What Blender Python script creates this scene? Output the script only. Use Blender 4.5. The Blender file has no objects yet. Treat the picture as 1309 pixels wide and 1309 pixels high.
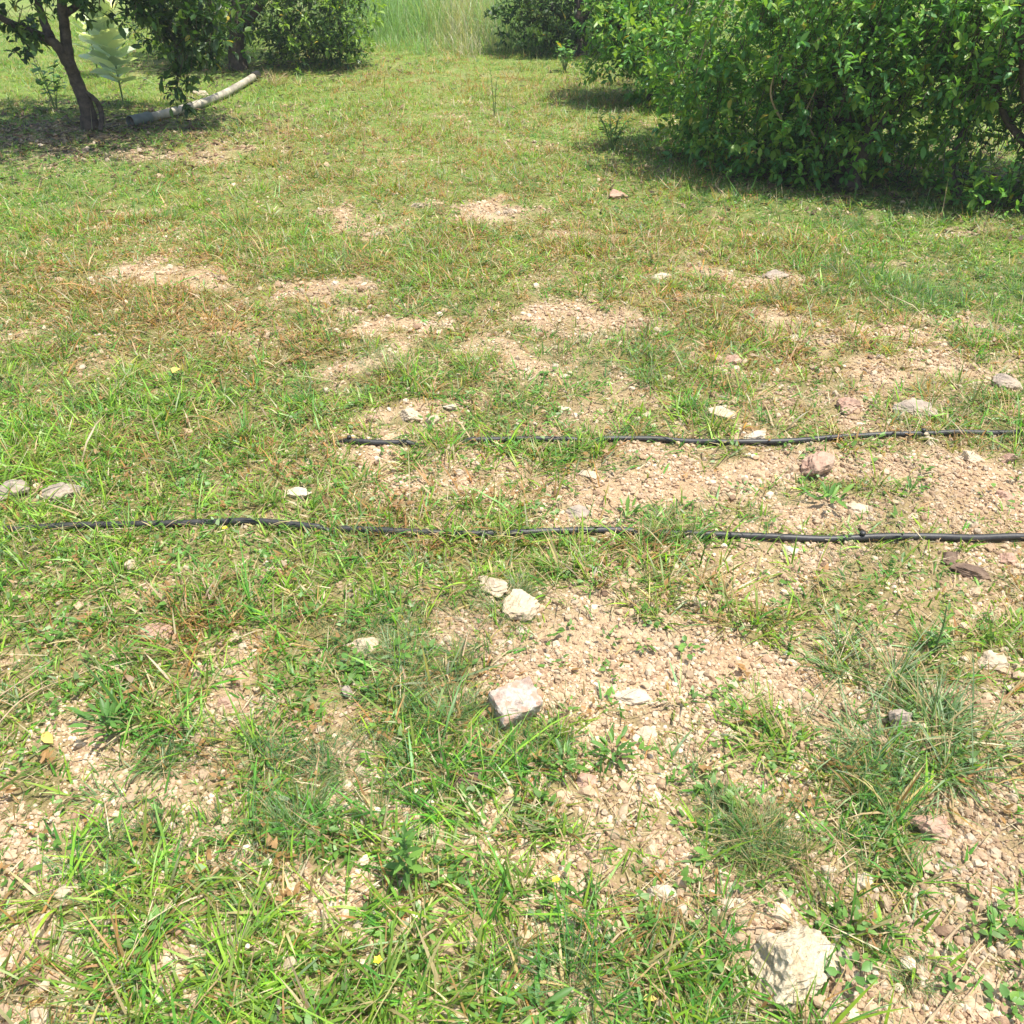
import bpy, math, random
import numpy as np
from mathutils import Vector, Matrix, Euler
random.seed(7)
rng = np.random.default_rng(11)
R = math.radians
scn = bpy.context.scene
col = scn.collection

# ------------------------------------------------------------------ camera
CAM_H, PITCH, F = 1.5, R(34.4), 1134.0          # metres, radians, focal length in photo pixels
cam_d = bpy.data.cameras.new('camera'); cam = bpy.data.objects.new('camera', cam_d); col.objects.link(cam)
cam.location = (0, 0, CAM_H); cam.rotation_euler = (R(90) - PITCH, 0, 0)
cam_d.sensor_width = 36; cam_d.lens = 36 * F / 1309; cam_d.clip_start = .05; cam_d.clip_end = 600
scn.camera = cam
# ------------------------------------------------------------------ sky and sun
SUN_EL, SUN_AZ = R(74), R(100)                    # azimuth measured from +Y towards +X
w = bpy.data.worlds.new('World'); scn.world = w; w.use_nodes = True
nt = w.node_tree; bg = nt.nodes['Background']
sky = nt.nodes.new('ShaderNodeTexSky'); sky.sky_type = 'NISHITA'; sky.sun_disc = False
sky.sun_elevation = SUN_EL; sky.sun_rotation = SUN_AZ; sky.dust_density = 2.0
nt.links.new(sky.outputs[0], bg.inputs[0]); bg.inputs[1].default_value = .15
sd = bpy.data.lights.new('sun', 'SUN'); so = bpy.data.objects.new('sun', sd); col.objects.link(so)
sd.energy = 4.6; sd.angle = R(.53); sd.color = (1, .96, .88)
sv = Vector((math.sin(SUN_AZ) * math.cos(SUN_EL), math.cos(SUN_AZ) * math.cos(SUN_EL), math.sin(SUN_EL)))
so.rotation_euler = sv.to_track_quat('Z', 'Y').to_euler(); so.location = (4, 6, 12)
vs = scn.view_settings; vs.view_transform = 'Standard'; vs.look = 'None'; vs.gamma = 1; vs.use_curve_mapping = False
vs.exposure = .7

# ------------------------------------------------------------------ numeric helpers
_tab = rng.random((256, 256))
def vnoise(x, y, f, o=0.):
    x = np.asarray(x, float) * f + 37.1 + o * 13.7; y = np.asarray(y, float) * f + 91.7 + o * 7.3
    xi = np.floor(x).astype(int); yi = np.floor(y).astype(int); u = x - xi; v = y - yi
    u = u * u * (3 - 2 * u); v = v * v * (3 - 2 * v)
    a = _tab[xi & 255, yi & 255]; b = _tab[(xi + 1) & 255, yi & 255]; c = _tab[xi & 255, (yi + 1) & 255]; d = _tab[(xi + 1) & 255, (yi + 1) & 255]
    return (a * (1 - u) + b * u) * (1 - v) + (c * (1 - u) + d * u) * v - .5
def fbm(x, y, f, n=3, o=0.):
    s = 0; a = 1
    for k in range(n): s = s + a * vnoise(x, y, f * 2.03 ** k, o + k); a *= .5
    return s
def height(x, y):
    x = np.asarray(x, float); y = np.asarray(y, float)
    big = .05 * vnoise(x, y, .35, 3) + .03 * vnoise(x, y, .9, 4) + .018 * vnoise(x, y, 3.1, 5)
    near = np.clip(1.3 - np.hypot(x, y) / 14, .1, 1)
    return big + near * (.010 * vnoise(x, y, 11, 6) + .007 * vnoise(x, y, 27, 7) + .0055 * vnoise(x, y, 61, 8))
def flat_at(px, py):
    dx = (px - 654.5) / F; dy = -(py - 654.5) / F
    c, s = math.cos(PITCH), math.sin(PITCH)
    ry = c + dy * s; rz = -s + dy * c
    t = CAM_H / -rz
    return dx * t, ry * t
def depth(y, z=0): return y * math.cos(PITCH) + (CAM_H - z) * math.sin(PITCH)
def at(px, py):
    x, y = flat_at(px, py)
    for _ in range(3):                           # step along the sight line to the uneven ground
        h = float(height(x, y)); k = (CAM_H - h) / CAM_H; x0, y0 = flat_at(px, py); x, y = x0 * k, y0 * k
    return Vector((x, y, float(height(x, y))))
def above(px, py, Y):
    """point of the sight line through a photo pixel, at distance Y in front"""
    dx = (px - 654.5) / F; dy = -(py - 654.5) / F
    c, s = math.cos(PITCH), math.sin(PITCH); ry = c + dy * s; rz = -s + dy * c; t = Y / ry
    return Vector((dx * t, Y, CAM_H + rz * t))
def field(x, y, patches, warp=.16):
    """sum of ragged elliptical patches of ground, laid out in metres"""
    wx = x + warp * fbm(x, y, 2.2, 3, 20); wy = y + warp * 1.3 * fbm(x, y, 2.0, 3, 25)
    out = np.zeros_like(np.asarray(x, float))
    for cx, cy, rx, ry, v in patches:
        X, Y = flat_at(cx, cy); d = depth(Y); a = rx / F * d; b = abs(flat_at(cx, cy - ry)[1] - flat_at(cx, cy + ry)[1]) / 2
        out += v * np.exp(-(((wx - X) / a) ** 2 + ((wy - Y) / b) ** 2) ** 1.5)
    return out
BARE = [(520,1000,60,18,.5),(620,1030,50,20,.4),(250,960,50,14,.5),(100,800,60,16,.4),(260,1160,50,20,.5),(760,1250,60,20,.5),(940,800,60,18,.4),(1040,990,50,30,.5),(690,850,40,20,.5),(1250,780,60,20,.5),(300,1010,70,22,.5),(60,1010,60,22,.5),(330,1120,60,26,.5),(180,1270,80,22,.5),(430,1180,50,26,.5),(160,780,70,20,.4),(40,720,50,14,.4),(330,850,60,16,.4),(420,1290,60,20,.5),(900,395,50,8,.5),(1180,400,60,8,.5),(1180,470,60,14,.4),(420,500,40,14,.5),(840,780,110,60,.75),(800,890,110,65,.8),(480,890,60,40,.6),(1210,1250,170,100,.95),(1080,1190,80,60,.7),(905,1130,60,60,.5),
 (870,1275,60,50,.6),(1110,625,240,42,.85),(880,618,150,36,.7),(1245,440,110,34,.9),
 (680,500,60,14,.8),(610,572,90,10,-.9),(340,684,120,12,-.8),(485,690,50,12,-.7),(850,694,40,10,-.9),(70,684,70,10,-.6),(960,694,30,8,-.6),(750,572,30,8,-.6),(200,682,40,10,-.7),
 (100,900,95,40,.6),(110,1110,95,42,.75),(200,1075,60,30,.5),(480,1030,70,28,.7),(600,1200,70,45,.5),(560,1275,70,25,.4),(60,1235,70,40,.45),
 (1290,640,80,40,.7),(1290,1000,80,80,.3),(1130,830,60,60,.3),(960,960,60,60,.35),(1010,290,28,7,.8),(1130,332,30,7,.7),
 (230,910,80,30,.4),(700,1020,60,30,.5),(760,1090,60,35,.35),(310,880,60,20,.3),
 (1100,750,90,30,.3),(290,600,40,14,.2),(1240,300,40,7,.7),(860,160,60,8,.2),(260,195,110,14,.8),(60,180,120,22,.55),
 (940,700,130,30,.2),(1000,840,100,60,.3),(600,620,120,25,.25),(1180,760,120,40,.25),(470,640,40,20,.2),(1050,470,60,14,.3),
 (90,565,130,90,-.6),(600,340,150,24,-.3),(330,760,160,60,-.4),(560,800,110,50,-.4),(1180,930,90,90,-.7),(980,1060,80,70,-.7),(440,960,140,40,-.6),
 (960,900,60,30,-.5),(700,960,60,30,-.6),(640,1070,60,50,-.5),(1000,330,260,26,-.4),(1230,370,120,22,-.8),(690,230,180,20,-.3),(330,500,110,60,-.3)]
def streak(pts, n, rx, ry, v, seed):
    q = random.Random(seed)                       # broken diagonal streaks of bare ground: many small ragged spots along a line
    for k in range(n):
        u = q.random() * (len(pts) - 1); i = int(u); f = u - i; (x0, y0), (x1, y1) = pts[i], pts[i + 1]
        BARE.append((x0 + (x1 - x0) * f + q.gauss(0, rx * .6), y0 + (y1 - y0) * f + q.gauss(0, ry * .9), rx * q.uniform(.5, 1.5), ry * q.uniform(.5, 1.4), v * q.uniform(.7, 1.2)))
BARE.append((225, 335, 75, 12, -.55)); streak([(100, 325), (240, 350), (340, 362), (440, 392), (530, 425), (575, 465)], 17, 42, 9, .75, 1)
streak([(360, 190), (470, 222), (560, 262), (660, 285), (740, 304), (850, 338), (1000, 355)], 22, 38, 7, .75, 2)
streak([(420, 285), (470, 300), (520, 340)], 5, 34, 8, .6, 3)
streak([(420, 455), (460, 490), (530, 545), (500, 600)], 8, 40, 14, .6, 4)
streak([(560, 450), (640, 495), (740, 430), (790, 420)], 8, 34, 10, .6, 5)
streak([(140, 280), (240, 270)], 3, 34, 4, .7, 6)
streak([(900, 392), (1060, 420), (1180, 470), (1250, 540)], 10, 44, 12, .55, 7)
BLUE = [(440,940,150,50,1),(380,1050,70,50,.8),(560,800,130,60,.7),(1180,930,110,90,1.2),(980,1060,110,90,.8),(1220,370,170,34,1.6),(1100,285,60,18,1),
 (640,235,60,14,.6),(700,960,80,40,.7),(520,890,80,40,.8),(80,220,140,25,.9),(200,960,90,50,.8),(500,455,70,30,.6),(830,470,120,30,.7),(620,410,60,30,.5),(950,1010,70,40,.6),(1000,260,150,20,.8),(60,480,70,80,.4),(430,350,60,12,.8)]
DRY = [(570,108,150,16,.8),(600,160,200,30,.3),(600,250,320,80,.3),(850,320,200,40,.35),(150,430,160,30,.4),(350,560,160,40,.25),(700,860,160,60,.25),(500,200,260,60,.45),(560,80,160,20,.5),(480,400,420,60,.35),(250,360,200,40,.5),(1000,450,250,60,.35),(560,640,180,40,.4),(700,320,300,40,.25),(900,760,160,60,.35),(60,370,150,40,1),(250,400,120,30,.9),(320,185,80,40,.8),(1050,390,120,34,1),(860,400,80,24,.7),(640,430,70,24,.7),(560,105,120,14,1.1),
 (900,560,60,20,.3),(500,660,90,25,.5),(400,440,120,30,.7),(1100,470,140,40,.4),(780,120,120,30,.4),(150,300,120,26,.6),(1280,740,90,40,.5),(860,710,120,20,.6),
 (1290,930,50,80,.6),(60,1250,110,60,.5),(780,1050,80,40,.3),(1120,560,140,20,.4),(500,170,120,20,.4),(860,1230,60,60,.5),(200,830,140,40,.3),(640,150,160,30,.35)]
BRIGHT = [(200,650,260,90,.5),(330,1150,260,120,.5),(90,560,160,110,1),(300,730,200,60,.8),(620,350,170,40,.7),(300,260,120,20,.8),(400,560,60,60,.4),(1060,640,60,20,.8),(640,660,90,40,.8),
 (400,1250,300,90,.6),(900,480,80,30,.4),(700,200,150,30,.5),(430,310,90,20,.7),(960,890,80,30,.6),(120,1180,160,80,.4),(720,1110,120,50,.7)]
def cover(x, y):
    r = np.hypot(x, y)
    base = .76 - .11 * np.clip((x - .05) / .5, -1, 1) * np.clip(1.5 - r / 2.6, 0, 1) + .32 * np.clip((r - 2.9) / 2.6, 0, 1)
    c = base - np.where(r < 3, .9, .92) * field(x, y, BARE, .3) * (1 + 1.9 * vnoise(x, y, 7, 46) + 1.2 * vnoise(x, y, 15, 47)) + .62 * fbm(x, y, 3.2, 3, 40) + .5 * vnoise(x, y, 12, 44) + .35 * vnoise(x, y, 27, 45)
    return np.clip(c, .02, 1)

# ------------------------------------------------------------------ object helpers
def mesh_from(name, V, faces=None, tris=None, quads=None):
    """fast mesh from arrays of triangles and quads"""
    me = bpy.data.meshes.new(name); V = np.asarray(V, np.float32)
    nt_ = 0 if tris is None else len(tris); nq = 0 if quads is None else len(quads)
    loops = []
    if nt_: loops.append(np.asarray(tris).reshape(-1))
    if nq: loops.append(np.asarray(quads).reshape(-1))
    L = np.concatenate(loops).astype(np.int32)
    st = np.concatenate([np.arange(nt_) * 3, nt_ * 3 + np.arange(nq) * 4]).astype(np.int32)
    me.vertices.add(len(V)); me.vertices.foreach_set('co', V.reshape(-1))
    me.loops.add(len(L)); me.loops.foreach_set('vertex_index', L)
    me.polygons.add(nt_ + nq); me.polygons.foreach_set('loop_start', st)
    me.update(calc_edges=True)
    return me
def set_col(me, C, name='col'):
    a = me.attributes.new(name, 'FLOAT_COLOR', 'POINT')
    A = np.ones((len(C), 4), np.float32); A[:, :3] = C; a.data.foreach_set('color', A.reshape(-1))
def link(name, me, m=None, parent=None, loc=None, **props):
    o = bpy.data.objects.new(name, me); col.objects.link(o)
    if m is not None and not me.materials: me.materials.append(m)
    if parent: o.parent = parent
    if loc is not None: o.location = loc
    for k, v in props.items(): o[k] = v
    return o
def empty(name, loc, rz=0, **props):
    o = bpy.data.objects.new(name, None); col.objects.link(o); o.location = loc; o.rotation_euler.z = rz; o.empty_display_size = .05
    for k, v in props.items(): o[k] = v
    return o
def smooth(me, on=True): me.polygons.foreach_set('use_smooth', [on] * len(me.polygons))
def tube_arrays(P, Rd, n=8, cap=True):
    P = [Vector(p) for p in P]; V = []; Q = []; T = []
    a = None
    for i, p in enumerate(P):
        t = (P[min(i + 1, len(P) - 1)] - P[max(i - 1, 0)])
        t = t.normalized() if t.length > 1e-9 else Vector((0, 0, 1))
        if a is None: a = t.cross(Vector((.13, .97, .2)))
        else: a = a - t * a.dot(t)                # carry the frame along so that the tube never twists
        a.normalize(); b = t.cross(a)
        for k in range(n):
            an = 2 * math.pi * k / n; V.append(p + (a * math.cos(an) + b * math.sin(an)) * Rd[i])
    for i in range(len(P) - 1):
        for k in range(n):
            k2 = (k + 1) % n; Q.append((i * n + k, i * n + k2, (i + 1) * n + k2, (i + 1) * n + k))
    if cap:
        for e in (0, len(P) - 1):
            c = len(V); V.append(P[e].copy())
            for k in range(n): T.append((c, e * n + k, e * n + (k + 1) % n))
    return V, T, Q
def smooth_path(P, m=6):
    P = [Vector(p) for p in P]; out = []
    Q = [P[0] * 2 - P[1]] + P + [P[-1] * 2 - P[-2]]
    for i in range(1, len(Q) - 2):
        for k in range(m):
            t = k / m; a, b, c, d = Q[i - 1], Q[i], Q[i + 1], Q[i + 2]
            out.append(.5 * ((2 * b) + (c - a) * t + (2 * a - 5 * b + 4 * c - d) * t * t + (3 * b - a - 3 * c + d) * t ** 3))
    out.append(P[-1]); return out
def interp(vals, m):
    o = []
    for i in range(len(vals) - 1):
        for k in range(m): o.append(vals[i] + (vals[i + 1] - vals[i]) * k / m)
    o.append(vals[-1]); return o
def tube(name, P, Rd, m, parent=None, n=8, cap=True, sm=5, wob=0, **props):
    if sm > 1: Rd = interp(Rd, sm); P = smooth_path(P, sm)
    if wob: P = [p + Vector(rng.normal(0, wob, 3)) for p in P]; Rd = [r * (1 + rng.normal(0, .025)) for r in Rd]
    V, T, Q = tube_arrays(P, Rd, n, cap)
    me = mesh_from(name, [tuple(v) for v in V], tris=T if T else None, quads=Q); smooth(me)
    return link(name, me, m, parent, **props)

# ------------------------------------------------------------------ materials
class NT:
    def __init__(s, name):
        s.m = bpy.data.materials.new(name); s.m.use_nodes = True; s.t = s.m.node_tree; s.b = s.t.nodes['Principled BSDF']; s.out = s.t.nodes['Material Output']
    def n(s, typ, ins=None, **kw):
        nd = s.t.nodes.new(typ)
        for k, v in kw.items(): setattr(nd, k, v)
        for k, v in (ins or {}).items(): s.put(nd.inputs[k], v)
        return nd
    def put(s, sock, v):
        if isinstance(v, bpy.types.NodeSocket): s.t.links.new(v, sock)
        elif isinstance(v, tuple) and len(v) == 3 and sock.type == 'RGBA': sock.default_value = (*v, 1)
        else: sock.default_value = v
    def noise(s, scale, detail=4, rough=.6, vec=None):
        nd = s.n('ShaderNodeTexNoise', {'Scale': scale, 'Detail': detail, 'Roughness': rough})
        if vec is not None: s.put(nd.inputs['Vector'], vec)
        return nd.outputs[0]
    def ramp(s, fac, stops):
        nd = s.n('ShaderNodeValToRGB', {0: fac}); e = nd.color_ramp.elements
        while len(e) < len(stops): e.new(.5)
        for q, (p, c) in zip(e, stops): q.position = p; q.color = (*c, 1)
        return nd.outputs[0]
    def mix(s, fac, a, b, mode='MIX'):
        nd = s.n('ShaderNodeMix', data_type='RGBA', blend_type=mode); s.put(nd.inputs[0], fac); s.put(nd.inputs[6], a); s.put(nd.inputs[7], b); return nd.outputs[2]
    def bump(s, h, strength, dist, prev=None):
        nd = s.n('ShaderNodeBump', {'Height': h, 'Strength': strength, 'Distance': dist})
        if prev is not None: s.put(nd.inputs['Normal'], prev)
        return nd.outputs[0]
    def math(s, op, a, b=0.):
        nd = s.n('ShaderNodeMath', operation=op); s.put(nd.inputs[0], a); s.put(nd.inputs[1], b); return nd.outputs[0]
def foliage_mat(name, base=None, rough=.5, trans=.35, spec=.4, var=.35, tint=(1.3, 1.35, .55)):
    t = NT(name)
    if base is None: c = t.n('ShaderNodeAttribute', attribute_name='col').outputs[0]
    else:
        oi = t.n('ShaderNodeObjectInfo').outputs['Random']
        c = t.ramp(oi, [(0, tuple(.7 * v for v in base)), (.5, base), (1, (base[0] * 1.7, base[1] * 1.4, base[2] * 1.1))])
    tc = t.n('ShaderNodeTexCoord').outputs['Object']
    nz = t.noise(90, 2, .5, tc)
    c = t.mix(var, c, t.ramp(nz, [(.3, (.55, .55, .55)), (.7, (1.25, 1.25, 1.2))]), 'MULTIPLY')
    t.put(t.b.inputs['Base Color'], c); t.b.inputs['Roughness'].default_value = rough; t.b.inputs['Specular IOR Level'].default_value = spec
    tr = t.n('ShaderNodeBsdfTranslucent', {'Color': t.mix(1., c, tint, 'MULTIPLY')})
    mx = t.n('ShaderNodeMixShader', {0: trans}); t.put(mx.inputs[1], t.b.outputs[0]); t.put(mx.inputs[2], tr.outputs[0])
    t.put(t.out.inputs[0], mx.outputs[0]); return t.m
M_grass = foliage_mat('grass_blades', rough=.42, trans=.42, spec=.45)
M_straw = foliage_mat('dry_straw', rough=.6, trans=.2, spec=.3, tint=(1, 1, .9))
M_leaf = foliage_mat('citrus_leaves', rough=.42, trans=.42, spec=.45, var=.25)
M_leaf_obj = foliage_mat('citrus_leaf_blade', (.16, .35, .07), rough=.4, trans=.32, spec=.55, var=.25)
M_weed = foliage_mat('weed_leaf_blade', (.12, .26, .055), rough=.45, trans=.3, spec=.4, var=.3)
M_milk = foliage_mat('milkweed_leaf_blade', (.58, .68, .54), rough=.5, trans=.3, spec=.4, var=.2)

def soil_mat():
    t = NT('stony_soil'); tc = t.n('ShaderNodeTexCoord').outputs['Object']
    n1 = t.noise(3, 6, .65, tc); n2 = t.noise(45, 5, .7, tc); n3 = t.noise(240, 4, .7, tc)
    c = t.ramp(n1, [(.3, (.38, .25, .14)), (.5, (.45, .32, .19)), (.72, (.53, .40, .265))])
    c = t.mix(.55, c, t.ramp(n2, [(.25, (.5, .47, .43)), (.5, (.95, .95, .95)), (.78, (1.3, 1.28, 1.22))]), 'MULTIPLY')
    vo = t.n('ShaderNodeTexVoronoi', {'Vector': tc, 'Scale': 150., 'Randomness': 1.})
    c = t.mix(.35, c, t.ramp(vo.outputs['Color'], [(.1, (.6, .56, .5)), (.5, (1, 1, 1)), (.9, (1.35, 1.35, 1.3))]), 'MULTIPLY')
    cov = t.n('ShaderNodeAttribute', attribute_name='cover').outputs['Fac']
    th = t.ramp(t.noise(60, 4, .7, tc), [(.3, (.075, .065, .02)), (.5, (.165, .145, .05)), (.7, (.29, .25, .11))])  # thatch under the grass, darkened further to paint shade between blades
    far = t.n('ShaderNodeAttribute', attribute_name='far').outputs['Fac']
    gr = t.ramp(t.noise(16, 8, .8, tc), [(.3, (.075, .15, .02)), (.5, (.145, .23, .04)), (.72, (.28, .275, .08))])
    th = t.mix(far, th, gr)
    c = t.mix(t.math('MULTIPLY', cov, .93), c, th)
    t.put(t.b.inputs['Base Color'], c); t.b.inputs['Roughness'].default_value = .95; t.b.inputs['Specular IOR Level'].default_value = .2
    b = t.bump(n2, .6, .012); b = t.bump(vo.outputs['Distance'], .7, .006, b); b = t.bump(n3, .5, .003, b)
    t.put(t.b.inputs['Normal'], b); return t.m
M_soil = soil_mat()
def rock_mat(name, a, b, c, scale=14, bumpd=.006, spots=None, pit=.5, dirt=(.40, .28, .17)):
    t = NT(name); tc = t.n('ShaderNodeTexCoord').outputs['Object']
    n1 = t.noise(scale, 6, .65, tc); n2 = t.noise(scale * 6, 5, .7, tc)
    cc = t.ramp(n1, [(.32, a), (.52, b), (.7, c)])
    cc = t.mix(.5, cc, t.ramp(n2, [(.28, (.5, .48, .45)), (.5, (1, 1, 1)), (.75, (1.2, 1.2, 1.18))]), 'MULTIPLY')
    if spots: cc = t.mix(t.ramp(t.noise(scale * 1.7, 3, .6, tc), [(.5, (0, 0, 0)), (.6, (1, 1, 1))]), cc, spots)
    st = t.ramp(t.noise(scale * .8, 5, .7, tc), [(.46, (.05, .05, .05)), (.64, (.55, .55, .55))])
    cc = t.mix(st, cc, dirt)          # soil clinging to the stone
    t.put(t.b.inputs['Base Color'], cc); t.b.inputs['Roughness'].default_value = .9; t.b.inputs['Specular IOR Level'].default_value = .25
    vo = t.n('ShaderNodeTexVoronoi', {'Vector': tc, 'Scale': scale * 4.})
    bb = t.bump(n1, .8, bumpd * 1.5); bb = t.bump(n2, .7, bumpd * .6, bb); bb = t.bump(vo.outputs['Distance'], pit, bumpd * .6, bb)
    t.put(t.b.inputs['Normal'], bb); return t.m
M_cream = rock_mat('cream_limestone', (.42, .31, .2), (.57, .46, .325), (.66, .57, .43))
M_white = rock_mat('white_stone', (.46, .38, .27), (.58, .50, .37), (.67, .60, .47))
M_pink = rock_mat('pinkish_stone', (.36, .20, .135), (.46, .30, .215), (.57, .41, .31), dirt=(.38, .25, .16))
M_lime = rock_mat('pitted_limestone', (.46, .35, .21), (.60, .50, .34), (.71, .63, .46), scale=22, bumpd=.01, pit=.9, dirt=(.55, .43, .28))
M_brown = rock_mat('brown_stone', (.10, .065, .045), (.17, .115, .08), (.26, .18, .13), dirt=(.22, .15, .095))
M_grey = rock_mat('grey_stone', (.24, .19, .15), (.36, .30, .24), (.47, .41, .34))
M_block = rock_mat('speckled_block', (.30, .21, .16), (.48, .43, .36), (.63, .59, .52), scale=26, spots=(.40, .26, .2))
def plain(name, c, rough=.5, bump=0, scale=30, var=.3, spec=.5):
    t = NT(name); tc = t.n('ShaderNodeTexCoord').outputs['Object']; n1 = t.noise(scale, 5, .65, tc)
    t.put(t.b.inputs['Base Color'], t.mix(var, c, t.ramp(n1, [(.3, (.35, .35, .35)), (.7, (1.5, 1.45, 1.35))]), 'MULTIPLY'))
    t.b.inputs['Roughness'].default_value = rough; t.b.inputs['Specular IOR Level'].default_value = spec
    if bump: t.put(t.b.inputs['Normal'], t.bump(n1, .7, bump))
    return t.m
M_hose = plain('black_polythene', (.032, .031, .03), .5, .0012, 60, .8)
M_bark = plain('bark', (.11, .085, .065), .9, .012, 26, .8, .2)
M_bark2 = plain('dark_bark', (.095, .075, .058), .9, .014, 18, 1., .2)
M_pvc = plain('weathered_pipe', (.40, .36, .285), .65, .003, 9, .9)
M_coup = plain('grey_coupling', (.15, .175, .155), .6, .001, 10, .5)
M_twig = plain('dry_twig', (.42, .31, .19), .8, .001, 60, .5, .2)
M_stem = plain('green_stem', (.16, .22, .08), .6, 0, 60, .3, .3)
M_yel = plain('yellow_petal', (.85, .62, .03), .5, 0, 60, .2, .3)
M_brownleaf = foliage_mat('brown_dry_leaf', (.21, .12, .06), rough=.6, trans=.2, spec=.3, tint=(1, .9, .7))
M_yleaf = foliage_mat('yellow_dry_leaf', (.58, .45, .13), rough=.6, trans=.2, spec=.3, tint=(1, .9, .7))

# ------------------------------------------------------------------ ground
def ground():
    def axis(a, b, d0, k, lim):                 # spacing grows away from the middle
        pts = [0.]
        while pts[-1] < lim: pts.append(pts[-1] + max(d0, k * (pts[-1] - a)))
        return np.array(pts)
    xr = axis(1.0, 0, .015, .06, 420); xs = np.concatenate([-xr[:0:-1], xr])
    yr = axis(2.0, 0, .0135, .036, 420); yb = axis(.3, 0, .05, .3, 60); ys = np.concatenate([-yb[:0:-1], yr])
    X, Y = np.meshgrid(xs, ys)
    Z = height(X, Y)
    V = np.stack([X, Y, Z], -1).reshape(-1, 3); ny, nx = X.shape
    i = np.arange(nx * ny).reshape(ny, nx)
    Q = np.stack([i[:-1, :-1], i[:-1, 1:], i[1:, 1:], i[1:, :-1]], -1).reshape(-1, 4)
    me = mesh_from('ground', V, quads=Q); smooth(me)
    cv = cover(X, Y).reshape(-1); fr = np.clip((np.hypot(X, Y) - 3.2) / 4, 0, 1).reshape(-1)
    for n_, v in (('cover', cv), ('far', fr)):
        a = me.attributes.new(n_, 'FLOAT', 'POINT'); a.data.foreach_set('value', v.astype(np.float32))
    link('ground', me, M_soil, kind='structure')
    print('ground tris', len(Q) * 2)
ground()

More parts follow.
